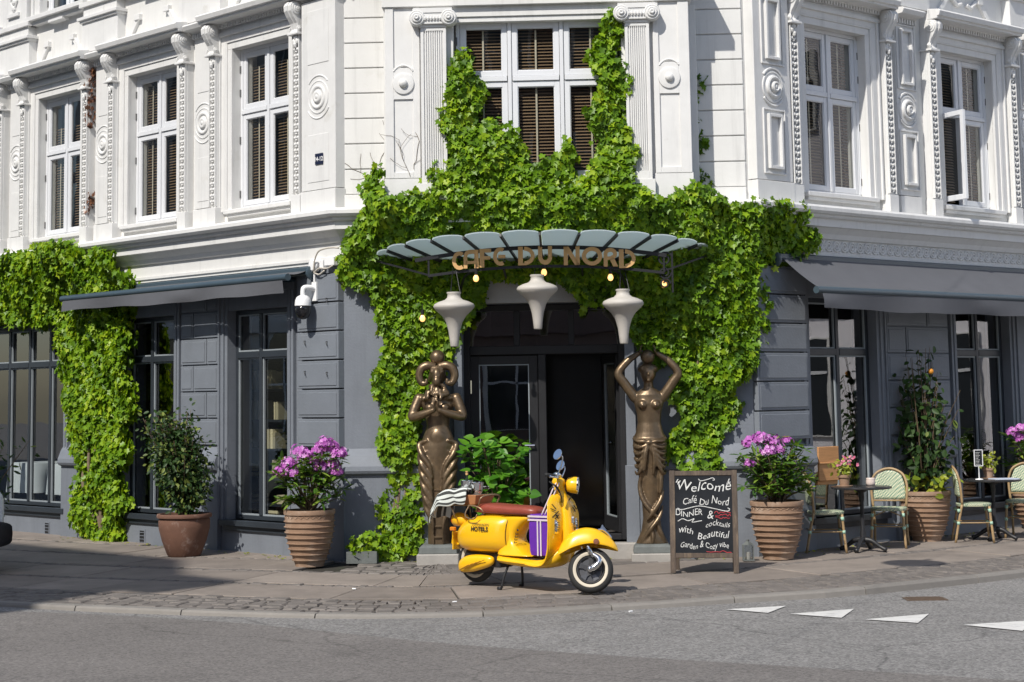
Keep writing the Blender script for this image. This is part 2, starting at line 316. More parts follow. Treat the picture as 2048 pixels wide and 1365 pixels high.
M_TWIG = mat('brown_twig', (0.12, 0.085, 0.05), 0.9, var=0.3)
M_PINK = mat('flower_pink', (0.65, 0.16, 0.28), 0.6)
M_NAVY = mat('navy_enamel', (0.012, 0.016, 0.045), 0.3)
L_IVY = leaf_mat('ivy_leaf', [(0.0, (0.055, 0.125, 0.008)), (0.45, (0.155, 0.290, 0.012)), (0.85, (0.31, 0.43, 0.016)), (1.0, (0.36, 0.46, 0.03))], rough=0.42, trans=0.30, spec=0.32)
L_HYD = leaf_mat('broad_green_leaf', [(0.0, (0.05, 0.17, 0.012)), (1.0, (0.14, 0.33, 0.025))])
L_DARK = leaf_mat('dark_shrub_leaf', [(0.0, (0.016, 0.040, 0.010)), (0.6, (0.035, 0.075, 0.016)), (1.0, (0.19, 0.23, 0.05))], rough=0.5, trans=0.2, spec=0.25)
L_RHO = leaf_mat('rhododendron_leaf', [(0.0, (0.03, 0.085, 0.014)), (0.6, (0.10, 0.20, 0.025)), (1.0, (0.28, 0.37, 0.06))], rough=0.42, trans=0.25, spec=0.35)
L_FLOW = leaf_mat('rhododendron_petal', [(0.0, (0.40, 0.08, 0.42)), (0.6, (0.62, 0.19, 0.60)), (1.0, (0.84, 0.50, 0.82))], rough=0.6, trans=0.35, tcol=(1.2, 1.0, 1.2))
L_BLOOM = leaf_mat('small_pink_bloom', [(0.0, (0.60, 0.10, 0.22)), (1.0, (0.80, 0.35, 0.45))], rough=0.6, tcol=(1, 1, 1))
L_LIME = leaf_mat('lime_leaf', [(0.0, (0.16, 0.24, 0.02)), (1.0, (0.42, 0.44, 0.05))])
L_BROWN = leaf_mat('withered_leaf', [(0.0, (0.12, 0.05, 0.03)), (1.0, (0.22, 0.10, 0.05))], trans=0.1)
# ================================================================== GROUND
m = MB(); R_ = 160; NN = 24
for i in range(NN):
    for j in range(NN):
        x0, x1 = -R_+2*R_*i/NN, -R_+2*R_*(i+1)/NN; y0, y1 = -R_+2*R_*j/NN, -R_+2*R_*(j+1)/NN
        m.add([(x0,y0,0),(x1,y0,0),(x1,y1,0),(x0,y1,0)], [(0,1,2,3)])
road = obj('road', m, M_ASPH, kind='structure')
def gnd(px, py, z=0.0):                          # a direction of sight meets the level z
    d = _X2*((px-1024)/3668.8) - _U2*((py-369.1)/3668.8) + _F; t = (z-1.95)/d.z; return Vector((d.x*t, d.y*t, z))
# newer strip of asphalt along the carriageway, lying 4 mm proud
m = MB(); e0 = [Vector((-9, 19.2, .004)), Vector((-5.6, 17.9, .004))]+[gnd(x, y, .004) for x, y in ((120,1226),(420,1242),(640,1262),(900,1288),(1250,1313),(1700,1340),(2048,1362))]+[Vector((4.5, 12.0, .004)), Vector((8, 11.0, .004))]
c0 = crom(e0, 4); c1 = [Vector((p.x-1.0, p.y-9.5, .004)) for p in c0]
m.add(c0+c1, [(i, i+len(c0), i+1+len(c0), i+1) for i in range(len(c0)-1)])
obj('asphalt_strip', m, M_ASPH2, kind='structure')
# give-way triangles
for tri in (((1452,1219),(1572,1212),(1536,1226)), ((1580,1228),(1708,1218),(1683,1236)), ((1730,1239),(1858,1228),(1836,1246)), ((1926,1250),(2075,1240),(2045,1262))):
    m = MB(); P = [gnd(x, y, .008) for x, y in tri]; m.add(P, [(0,2,1)])
    obj('give_way_marking', m, M_PAINT, parent=road)
m = MB(); c = gnd(1850, 1196, .012); m.box(c.x-.19, c.x+.19, c.y-.13, c.y+.13, -.01, .006)
for k in range(-3, 4): m.box(c.x-.16, c.x+.16, c.y+k*.035-.008, c.y+k*.035+.008, .006, .011)
obj('drain_cover', m, mat('rusty_iron_cover', (0.10, 0.07, 0.05), 0.8, var=0.3, vs=20), parent=road)
# kerb line
KP = [(-15,26.5),(-10.5,21.9),(-7.3,19.4)]+[tuple(gnd(x, y)[:2]) for x, y in ((0,1214),(270,1228),(645,1238),(850,1237),(1024,1232),(1334,1216),(1500,1205),(1674,1195),(1874,1176),(2048,1156))]+[(8.3,21.9),(13,26.6)]
KC = crom([(x, y, 0) for x, y in KP], 24)
S_ = [0.0]
for a, b in zip(KC, KC[1:]): S_.append(S_[-1]+(b-a).length)
SL = S_[-1]; _sx = np.array([p.x for p in KC]); _sy = np.array([p.y for p in KC]); _ss = np.array(S_)
def kpt(s, o):                                   # point s metres along the kerb, o metres in from its face
    x = np.interp(s, _ss, _sx); y = np.interp(s, _ss, _sy)
    a, b = max(s-.6, 0), min(s+.6, SL); tx = np.interp(b, _ss, _sx)-np.interp(a, _ss, _sx); ty = np.interp(b, _ss, _sy)-np.interp(a, _ss, _sy)
    l = math.hypot(tx, ty); return x-ty/l*o, y+tx/l*o
def inside(x, y, mrg=0.0):
    p = V2(x, y); return max((p-OL).dot(nL), (p-OC).dot(nC), (p-OR).dot(nR)) < mrg
m = MB(); ns = 90; no = 9
for i in range(ns+1):
    for j in range(no+1):
        x, y = kpt(SL*i/ns, .12+7.0*j/no); m.v.append((x, y, zp(x, y)-.022))
for i in range(ns):
    for j in range(no): a = i*(no+1)+j; m.f.append((a, a+no+1, a+no+2, a+1)); m.m.append(0)
pave = obj('pavement', m, M_JOINT, kind='structure')
def stone(mb, s0, s1, o0, o1, top=0.0, dep=.05, ch=.008, jit=0.0, ns=2):
    c = []
    cx, cy = kpt((s0+s1)/2, (o0+o1)/2)
    def q(s, o, dz, sh):
        x, y = kpt(s, o); x += (cx-x)*sh; y += (cy-y)*sh; return (x, y, zp(x, y)+dz+top)
    J = [random.uniform(-jit, jit) for _ in range(8)]
    cor = [(s0+J[0], o0+J[1]), (s1+J[2], o0+J[3]), (s1+J[4], o1+J[5]), (s0+J[6], o1+J[7])]
    k = ch/max(.05, min(s1-s0, o1-o0))*1.6; tl = [random.uniform(-jit, jit)*.35 for _ in range(4)]
    mb.loft([[q(s, o, -dep, 0) for s, o in cor], [q(s, o, -ch, 0) for s, o in cor], [q(s, o, tl[i], k) for i, (s, o) in enumerate(cor)]])
# kerb stones
s = 0.0
while s < SL-1.5:
    L_ = random.uniform(1.15, 1.6); m = MB(); nseg = 3
    rings = []
    for i in range(nseg+1):
        t = s+.006+(L_-.012)*i/nseg; a = [kpt(t, o) for o in (0.0, .012, .026, .125)]; zt = zp(*a[3])
        rings.append([(*a[0], -.02), (*a[1], zt-.018), (*a[2], zt), (*a[3], zt+.003), (*a[3], -.02)])
    m.loft(rings); obj('kerb_stone', m, M_KERB, parent=pave); s += L_
# slabs in bands that follow the kerb
def visible_s(x, y): return -9.2 < x < 10
bands = [(1.04,1.93),(2.05,2.95),(3.08,3.98),(4.08,4.98),(5.08,5.95)]
def cobble_zone(x, y):
    p = V2(x, y)-OC; u, d = p.dot(uC), p.dot(nC); return -1.75 < u < 2.0 and d < 2.15
for bi, (o0, o1) in enumerate(bands):
    s = random.uniform(0, 1)
    while s < SL-2:
        L_ = random.choice((.95, 1.25, 1.6, 1.9))*random.uniform(.95, 1.05); x, y = kpt(s+L_/2, (o0+o1)/2)
        if visible_s(x, y) and not inside(x, y, -.35) and not (bi >= 2 and cobble_zone(x, y)):
            m = MB(); stone(m, s+.010, s+L_-.010, o0+random.uniform(0,.01), o1-random.uniform(0,.01), random.uniform(-.004,.004), .05, .006, .006)
            obj('paving_slab', m, M_SLAB, parent=pave)
        s += L_
# cobbles: kerb border, narrow courses between the slabs, and the patch before the door
cob = []
for r in range(6):
    o = .135+r*.149; s = random.uniform(0,.2)
    while s < SL-1:
        L_ = random.uniform(.13,.23); x, y = kpt(s, o)
        if visible_s(x, y): cob.append((s+.006, s+L_-.006, o+.006, o+.142, y+abs(x)*.25))
        s += L_
for o0, o1 in zip([b[1] for b in bands[:-1]], [b[0] for b in bands[1:]]):
    s = random.uniform(0,.2)
    while s < SL-1:
        L_ = random.uniform(.12,.22); x, y = kpt(s, o0)
        if visible_s(x, y) and not inside(x, y, -.1) and not cobble_zone(x, y): cob.append((s+.005, s+L_-.005, o0+.008, o1-.008, y+abs(x)*.3+1.5))
        s += L_
o = 3.02
while o < 6.0:
    w = random.uniform(.16,.21); s = random.uniform(0,.2)
    while s < SL-1:
        L_ = random.uniform(.2,.34); x, y = kpt(s+L_/2, o+w/2)
        if cobble_zone(x, y) and not inside(x, y, -.05): cob.append((s+.008, s+L_-.008, o+.008, o+w-.008, y-4))
        s += L_
    o += w
cob.sort(key=lambda c: c[4]); rest = MB()
for i, c in enumerate(cob):
    mb = MB() if i < 300 else rest
    stone(mb, c[0], c[1], c[2], c[3], random.uniform(-.008,.006), .05, .012, .012)
    if i < 300: obj('cobble', mb, M_COB, parent=pave)
obj('far_cobbles', rest, M_COBS, parent=pave, kind='stuff')

# ================================================================== BUILDINGS ACROSS THE STREETS (outside the frame: they shade the corner and show in the panes)
def block(name, label, o2, u2, length, depth, levels, mw, mroof, arched=False, bay=2.6, base_h=4.2, fl=3.3, roof_h=3.0, cap=None, over=.6, shopless=False):
    Mx = frame(V2(*o2), u2); root = thing(name, label, 'building', Mx)
    H = base_h+fl*levels; b = MB(); b.wb(0, length, -depth, 0, 0, H); obj('wall', b, mw, root, Mx)
    c = MB(); c.wb(-.05, length+.05, 0, .25, base_h-.3, base_h); c.wb(-over, length+over, -.2, over, H-.5, H); obj('cornice', c, mw, root, Mx)
    r = MB(); r.loft([[(0-.1, -.2, H), (length+.1, -.2, H), (length+.1, depth+.1, H), (-.1, depth+.1, H)], [(1.1, 1.3, H+roof_h), (length-.8, 1.3, H+roof_h), (length-.8, depth-1.3, H+roof_h), (1.1, depth-1.3, H+roof_h)]])
    if cap: r.wb(cap[0], cap[1], -3.2, -1.6, H, H+cap[2])
    obj('roof', r, mroof, root, Mx)
    base = None; n = int(length/bay)
    for l in range(1 if shopless else 0, levels+1):
        for k in range(n):
            u = (k+.5)*length/n; z0 = .9 if l == 0 else base_h+fl*(l-1)+.8; h = 2.3 if l == 0 else 1.9; w = .62 if l else .85
            if (l, arched) not in block.cache:
                f = MB(); pts = [(-w, 0), (w, 0), (w, h)]+([(w*cos(a), h+w*sin(a)) for a in np.linspace(.2, pi-.2, 9)] if arched and l < 2 else [])+[(-w, h)]
                f.prism([(a*1.22, bz*1.03-.04) for a, bz in pts], (0, -.10, 0), (1,0,0), (0,0,1), (0,.09,0)); p = MB(); p.prism(pts, (0, -.112, 0), (1,0,0), (0,0,1), (0,.01,0))
                p2 = MB(); p2.wb(-.04, .04, .11, .14, 0, h); p2.wb(-w, w, .11, .14, h*.62, h*.62+.07)
                block.cache[(l, arched)] = (f.mesh('window', M_WHITE), p.mesh('pane', [mat('far_pane', (.03,.035,.04), .05, spec=.8)]), p2.mesh('glazing_bar', M_SASH))
            fm, pm, bm_ = block.cache[(l, arched)]; Mw = Mx @ Matrix.Translation((u, 0, z0))
            wo = obj('window', fm, None, root, Mw); obj('pane', pm, None, wo, Mw); obj('glazing_bar', bm_, None, wo, Mw)
    return root
block.cache = {}
M_PALE = mat('pale_grey_render', (0.70, 0.67, 0.64), 0.8, var=.08, vs=.6)
M_PALE2 = mat('off_white_render', (0.78, 0.76, 0.79), 0.8, var=.06, vs=.6)
M_BRICK = mat('red_brick_far', (0.19, 0.135, 0.12), 0.85, var=.2, vs=1.5)
M_ROOF = mat('slate_roof', (0.09, 0.09, 0.10), 0.7, var=.2, vs=3)
q = SUN_AZ; sh = Vector((-SDIR.x, -SDIR.y, 0)).normalized(); sp = Vector((sh.y, -sh.x, 0))
cor = sp*(-13.15)+sh*(-2.0)
block('apartment_building', 'pale rendered corner house with arched ground floor windows across the side street', (cor.x, cor.y), uL*-1, 44, 11, 4, M_PALE, M_ROOF, True, cap=None)
block('apartment_building', 'sunlit off white town house closing the street beyond the awning', (21, 31), V2(.6, -.8).normalized(), 30, 10, 4, M_PALE2, M_ROOF, False, bay=3.4)
block('apartment_building', 'red brick town house opposite the cafe door', (22, -17), V2(-1, .04).normalized(), 40, 10, 3, M_BRICK, M_ROOF, False)
# ================================================================== THE CORNER BUILDING
BLD = thing('corner_building', 'white stuccoed corner house with blue grey ground floor and a cafe door across its corner', 'building', loc=W(MC, .345, 0, .13))
def off2(O, n1, n2, d): return O+(n1+n2)*(d/(1+n1.dot(n2)))
def sweep(prof, ul=-14, ur=12, close=True):      # moulding carried round the three faces with mitred corners; prof = [(d, z)]
    m = MB(); rings = []
    for k in range(4):
        ring = []
        for d, z in prof:
            P = (OL+uL*ul+nL*d, off2(OL, nL, nC, d), off2(OR, nC, nR, d), OR+uR*ur+nR*d)[k]; ring.append((P.x, P.y, z))
        rings.append(ring)
    return m.loft(rings)
def wall(m, u0, u1, z0, z1, holes, d0=-.35, d1=0.0):
    c = u0
    for a, b, za, zb in sorted(holes):
        if a > c: m.wb(c, a, d0, d1, z0, z1)
        if za > z0: m.wb(a, b, d0, d1, z0, za)
        if zb < z1: m.wb(a, b, d0, d1, zb, z1)
        c = b
    if c < u1: m.wb(c, u1, d0, d1, z0, z1)
LW = [-1.63-2.46*k for k in range(5)]            # first floor window axes, left face
RW = [1.72+2.83*k for k in range(3)]             # right face
LG = [(-2.34,-1.09,.5,3.05), (-4.80,-3.55,.5,3.05), (-9.35,-6.35,.5,3.05), (-12.2,-11,.5,3.05)]
RG = [(1.04,2.35,.48,3.05), (4.06,5.30,.48,3.05), (7.0,8.25,.48,3.05)]
# ---- plain walls
for Mx, u0, u1, gh, ws in ((ML, -14, 0, LG, LW), (MR, 0, 12, RG, RW)):
    m = MB(); wall(m, u0, u1, 0, 3.5, gh); obj('ground_floor_wall', m, M_GREY, BLD, Mx)
    m = MB(); hs = [(c-.6, c+.6, 4.30, 6.33) for c in ws]; wall(m, u0, u1, 3.502, 7.0, hs)
    hs = [(c-.6, c+.6, 7.55, 9.6) for c in ws]; wall(m, u0, u1, 7.0, 13, hs); obj('upper_wall', m, M_WHITE, BLD, Mx)
m = MB(); wall(m, -1.95, 2.688, 0, 3.5, [(-.60,1.25,.30,3.0)]); obj('ground_floor_wall', m, M_GREY, BLD, MC)
m = MB(); wall(m, -1.95, 2.688, 3.502, 13, [(-.55,1.24,4.40,6.3)]); obj('upper_wall', m, M_WHITE, BLD, MC)
# ---- rooms behind the panes
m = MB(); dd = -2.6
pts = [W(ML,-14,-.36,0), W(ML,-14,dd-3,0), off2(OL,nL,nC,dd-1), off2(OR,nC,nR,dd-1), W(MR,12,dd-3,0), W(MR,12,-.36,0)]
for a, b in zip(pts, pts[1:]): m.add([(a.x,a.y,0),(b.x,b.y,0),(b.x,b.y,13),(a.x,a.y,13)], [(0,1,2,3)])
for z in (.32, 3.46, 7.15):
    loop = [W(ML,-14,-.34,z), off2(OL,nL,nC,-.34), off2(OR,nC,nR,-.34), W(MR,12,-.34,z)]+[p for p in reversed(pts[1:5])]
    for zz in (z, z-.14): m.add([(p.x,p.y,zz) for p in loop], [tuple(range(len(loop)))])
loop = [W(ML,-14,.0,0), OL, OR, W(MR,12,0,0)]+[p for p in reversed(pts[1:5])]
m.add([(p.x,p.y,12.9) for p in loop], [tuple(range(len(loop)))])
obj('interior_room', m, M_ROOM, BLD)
# ---- base course, plinth and sills
m = MB()
def plinth(Mx, u0, u1, prof):
    r = [[(u, -d, z) for d, z in prof] for u in (u0, u1)]; return MB().loft(r)
PP = [(-.02,.02),(.055,.02),(.055,1.08),(.10,1.10),(.115,1.13),(.11,1.18),(.06,1.30),(.0,1.38),(-.02,1.38)]
for Mx, spans in ((ML, [(-6.33,-4.97),(-3.38,-2.49),(-.93,.045)]), (MC, [(-1.97,-.72),(1.36,2.71)]), (MR, [(-.045,1.0),(2.62,3.84),(5.5,6.8)])):
    for a, b in spans: obj('plinth', plinth(Mx, a, b, PP), M_GREY, BLD, Mx, bevel=.004)
for Mx, gh in ((ML, LG[:3]), (MR, RG[:2])):
    for a, b, z0, z1 in gh:
        m = MB(); m.wb(a-.10, b+.10, -.20, .07, z0-.07, z0); m.wb(a-.07, b+.07, -.2, .03, z0-.13, z0-.07)
        obj('window_sill', m, M_DARK, BLD, Mx, bevel=.004)
# ---- great cornice between the storeys
CP = [(-.05,3.502),(.045,3.502),(.045,3.53),(.065,3.54),(.065,3.575),(.04,3.58),(.04,3.735),(.075,3.745),(.10,3.80),(.17,3.865),(.20,3.875),(.20,3.965),(.235,3.97),(.25,3.985),(.25,4.01),(.285,4.015),(.31,4.045),(.31,4.085),(.29,4.112),(.12,4.122),(-.05,4.122)]
obj('cornice', sweep(CP), M_TRIM, BLD)
m = MB(); m.join(sweep([(-.02,3.40),(.03,3.40),(.03,3.498),(-.02,3.498)])); obj('fascia', m, mat('light_grey_fascia', (.42,.43,.44), .6), BLD)
# carved scroll frieze on the right face
m = MB()
for k in range(52):
    u = .35+k*.153
    for r, t in ((.058,.012),(.028,.012)): m.disc_d(u, 3.662, [(r+t,.042),(r+t*.8,.056),(r,.06),(r-t*.8,.056),(r-t,.042)], 12)
    m.tube([(u+.05,-.05,3.72),(u+.085,-.055,3.66),(u+.05,-.05,3.60)], .011, 5)
obj('frieze_scrolls', m, M_TRIM, BLD, MR, kind='stuff')
# ---- first floor windows
def ringbox(m, u0, u1, z0, z1, w, d0, d1):
    m.wb(u0, u0+w, d0, d1, z0, z1); m.wb(u1-w, u1, d0, d1, z0, z1); m.wb(u0+w, u1-w, d0, d1, z0, z0+w); m.wb(u0+w, u1-w, d0, d1, z1-w, z1)
SASH = {}
def sash(w, h):
    k = (round(w,3), round(h,3))
    if k not in SASH:
        f = MB(); ringbox(f, 0, w, 0, h, .062, -.03, .012); ringbox(f, .05, w-.05, .05, h-.05, .02, -.02, .002)
        g = MB(); g.add([(.06,.01,.06),(w-.06,.01,.06),(w-.06,.01,h-.06),(.06,.01,h-.06)], [(0,1,2,3)]); SASH[k] = (f.mesh('sash', M_SASH), g.mesh('pane', G_WIN))
    return SASH[k]
def slats(u0, u1, z0, z1, d, pitch=.037):
    b = MB(); z = z0
    while z < z1:
        b.add([(u0,-d-.015,z-.010),(u1,-d-.015,z-.010),(u1,-d+.015,z+.013),(u0,-d+.015,z+.013)], [(0,1,2,3)]); z += pitch
    return b
HING = None
def win(Mx, c, w, z0, z1, zt, cols, dS=-.12, open_left=None, par=None, name='window', blind=True, curt=True, low=0.0):
    m = MB(); ringbox(m, c-w/2, c+w/2, z0, z1, .045, dS-.06, dS+.018)
    for k in range(1, len(cols)): m.wb(cols[k]-.022, cols[k]+.022, dS-.05, dS+.028, z0+.045, z1-.045)
    for k in range(len(cols)-1): m.wb(cols[k]+.03, cols[k+1]-.03, dS-.05, dS+.03, zt-.028, zt+.028)
    wo = obj('window', m, M_SASH, par or BLD, Mx, bevel=.004)
    for k in range(len(cols)-1):
        a, b = cols[k]+(.022 if k else .045), cols[k+1]-(.022 if k < len(cols)-2 else .045)
        for lo, hi in ((z0+.045, zt-.028), (zt+.028, z1-.045)):
            f, g = sash(b-a-.008, hi-lo-.008); Mm = Mx @ Matrix.Translation((a+.004, -dS, lo+.004))
            if open_left and k == 0 and lo < zt-.1: Mm = Mm @ Matrix.Translation((0,-.03,0)) @ Matrix.Rotation(-rad(open_left), 4, 'Z')
            s_ = obj('sash', f, None, wo, Mm, bevel=.003); obj('pane', g, None, wo, Mm)
    h = MB()
    for z in (z0+.2, zt-.35, zt+.25, z1-.25):
        for s_, u in ((-1, c-w/2+.004), (1, c+w/2-.004)): h.wb(u-.012, u+.012, dS+.01, dS+.032, z-.045, z+.045)
    obj('hinge', h, mat('dark_hinge', (.12,.12,.12), .6) if 'dark_hinge' not in bpy.data.materials else bpy.data.materials['dark_hinge'], wo, Mx, kind='stuff')
    if blind:
        for k in range(len(cols)-1):
            a, b = cols[k]+.06, cols[k+1]-.06
            obj('blind', slats(a, b, z0+.06, z1-.1-low*(z1-z0), dS-.085), M_BLIND, wo, Mx, kind='stuff')
            t = MB(); t.wb((a+b)/2-.010, (a+b)/2+.010, dS-.058, dS-.054, z0+.08, z1-.12-low*(z1-z0)); obj('blind_tape', t, M_CORD, wo, Mx)
    if curt:
        q = MB(); n = 26
        for s_ in ((1,) if curt == 'right' else (-1,) if curt == 'left' else (-1, 1)):
            top = [(c+s_*(w/2-.02-.13*i/n), -(dS-.04-.018*cos(i*2.4)), z1-.05) for i in range(n+1)]
            q.add(top+[(x+s_*.03*0, y, z0+.02) for x, y, z in top], [(i, i+1, i+n+2, i+n+1) for i in range(n)])
        obj('curtain', q, M_CURT, wo, Mx)
    return wo
def bay_trim(Mx, c, right=False):
    # architrave
    m = MB(); z1, z0 = 6.33, 4.30
    for w, d, e in ((.16,.022,.0), (.125,.05,.0), (.045,.062,.0)):
        pass
    a, b = c-.6, c+.6
    def jambs(i, o, d0, d1):
        m.wb(a-o, a-i, d0, d1, z0-.02, z1+i); m.wb(b+i, b+o, d0, d1, z0-.02, z1+i); m.wb(a-o, b+o, d0, d1, z1+i, z1+o)
    jambs(.0, .085, -.01, .034); jambs(.085, .105, -.01, .05); jambs(.105, .20, -.01, .052); jambs(.20, .235, -.01, .078)
    obj('architrave', m, M_TRIM, BLD, Mx, bevel=.004)
    m = MB(); m.wb(a-.10, b+.10, -.12, .095, 4.245, 4.297); m.wb(a-.06, b+.06, -.01, .06, 4.20, 4.245); obj('sill', m, M_TRIM, BLD, Mx, bevel=.006)
    # carved strips with a bead of drilled ornaments
    for s in (-1, 1):
        x = c+s*(.885 if Mx is ML else .935)
        m = MB(); m.wb(x-.075, x+.075, 0, .10, 4.345, 6.30); m.wb(x-.072, x-.056, .10, .140, 4.36, 6.28); m.wb(x+.056, x+.072, .10, .140, 4.36, 6.28); m.wb(x-.09, x+.09, 0, .145, 4.125, 4.345)
        st = obj('carved_strip', m, M_TRIM, BLD, Mx, bevel=.003)
        m = MB(); z = 4.42
        while z < 6.24:
            for dx in (-.027, .027): m.ball((x+dx, -.118, z), .019, .028, .024, 7, 4)
            m.ball((x, -.122, z-.030), .014, .026, .014, 6, 4); z += .076
        obj('bead_row', m, M_TRIM, st, Mx, kind='stuff', smooth=True)
        # scroll console
        m = MB(); P = [(0,6.66),(.17,6.665),(.235,6.65),(.262,6.60),(.255,6.54),(.215,6.47),(.165,6.40),(.145,6.33),(.165,6.30),(.17,6.275),(.12,6.262),(0,6.262)]
        m.prism([(d, z) for d, z in P], (x-.072,0,0), (0,-1,0), (0,0,1), (.144,0,0))
        m.prism([(d, z) for d, z in P[1:-2]]+[(.1,6.3)], (x-.02,0,0), (0,-1.06,0), (0,0,1), (.04,0,0))
        for sx in (-1, 1):
            X = x+sx*.072
            for (cy, cz, r) in ((.17,6.575,.078), (.135,6.335,.04)):
                for rr, t in ((r,.012), (r*.62,.022), (r*.3,.03)):
                    m.lathe([(rr,0),(rr*.96,t*sx),(.002,t*sx)], 14, (X,-cy,cz), Matrix.Rotation(pi/2,3,'Y').to_4x4())
        m.wb(x-.10, x+.10, 0, .19, 6.262, 6.29)
        m.ball((x,-.12,6.235), .05, .04, .035, 8, 5); m.ball((x-.03,-.13,6.19), .03, .03, .04, 7, 4); m.ball((x+.03,-.13,6.19), .03, .03, .04, 7, 4); m.ball((x,-.14,6.15), .026, .03, .045, 7, 4)
        obj('console', m, M_TRIM, BLD, Mx, bevel=.004)
    # hood
    m = MB(); H0, H1 = c-1.0, c+1.0
    r = [[(u, -d, z) for d, z in ((-.01,6.60),(.06,6.60),(.07,6.625),(.10,6.64),(.12,6.665),(.27,6.672),(.27,6.70),(.30,6.705),(.32,6.765),(.30,6.785),(-.01,6.83))] for u in (H0, H1)]
    m.loft(r); m.wb(c-.86, c+.86, 0, .055, 6.565, 6.60); m.wb(c-.86, c+.86, 0, .085, 6.505, 6.55)
    ho = obj('window_hood', m, M_TRIM, BLD, Mx, bevel=.004)
    m = MB(); u = c-.84
    while u < c+.84: m.wb(u, u+.03, .05, .115, 6.602, 6.664); u += .056
    obj('dentil_row', m, M_TRIM, ho, Mx, kind='stuff')
    # broken pediment ends on the hood
    for s in (-1, 1):
        m = MB(); m.bar((c+s*.60,-.015,6.83), (c+s*.36,-.015,7.10), .07, .05, (0,1,0)); m.wb(c+s*.36-.06, c+s*.36+.06, -.01, .06, 7.06, 7.14)
        if Mx is MR: m.tube([(c+s*.30,-.02,7.09),(c+s*.16,-.02,6.99),(c+s*.06,-.02,7.02)], .03, 6)
        obj('broken_pediment', m, M_TRIM, BLD, Mx, bevel=.004)
for k, c in enumerate(LW[:4]): bay_trim(ML, c); win(ML, c, 1.2, 4.30, 6.33, 5.53, [c-.6, c, c+.6], low=(.06,.02,.16,.1)[k], curt='left' if k != 1 else True)
for k, c in enumerate(RW[:3]): bay_trim(MR, c); win(MR, c, 1.2, 4.30, 6.33, 5.53, [c-.6, c, c+.6], open_left=108 if k == 1 else None, low=.0, curt='right')
for Mx, ws in ((ML, LW[:4]), (MR, RW)):
    for c in ws:
        win(Mx, c, 1.2, 7.55, 9.6, 8.8, [c-.6, c, c+.6], blind=False)
        m = MB(); m.wb(c-.84, c+.84, -.1, .16, 7.48, 7.545); m.wb(c-.78, c+.78, -.01, .10, 7.42, 7.48); m.wb(c-.2, c+.2, -.01, .12, 7.38, 7.42)
        a, b = c-.6, c+.6
        for i, o, d in ((0,.14,.04),(.14,.2,.07)): m.wb(a-o, a-i, -.01, d, 7.545, 9.7); m.wb(b+i, b+o, -.01, d, 7.545, 9.7)
        obj('upper_sill', m, M_TRIM, BLD, Mx, bevel=.004)
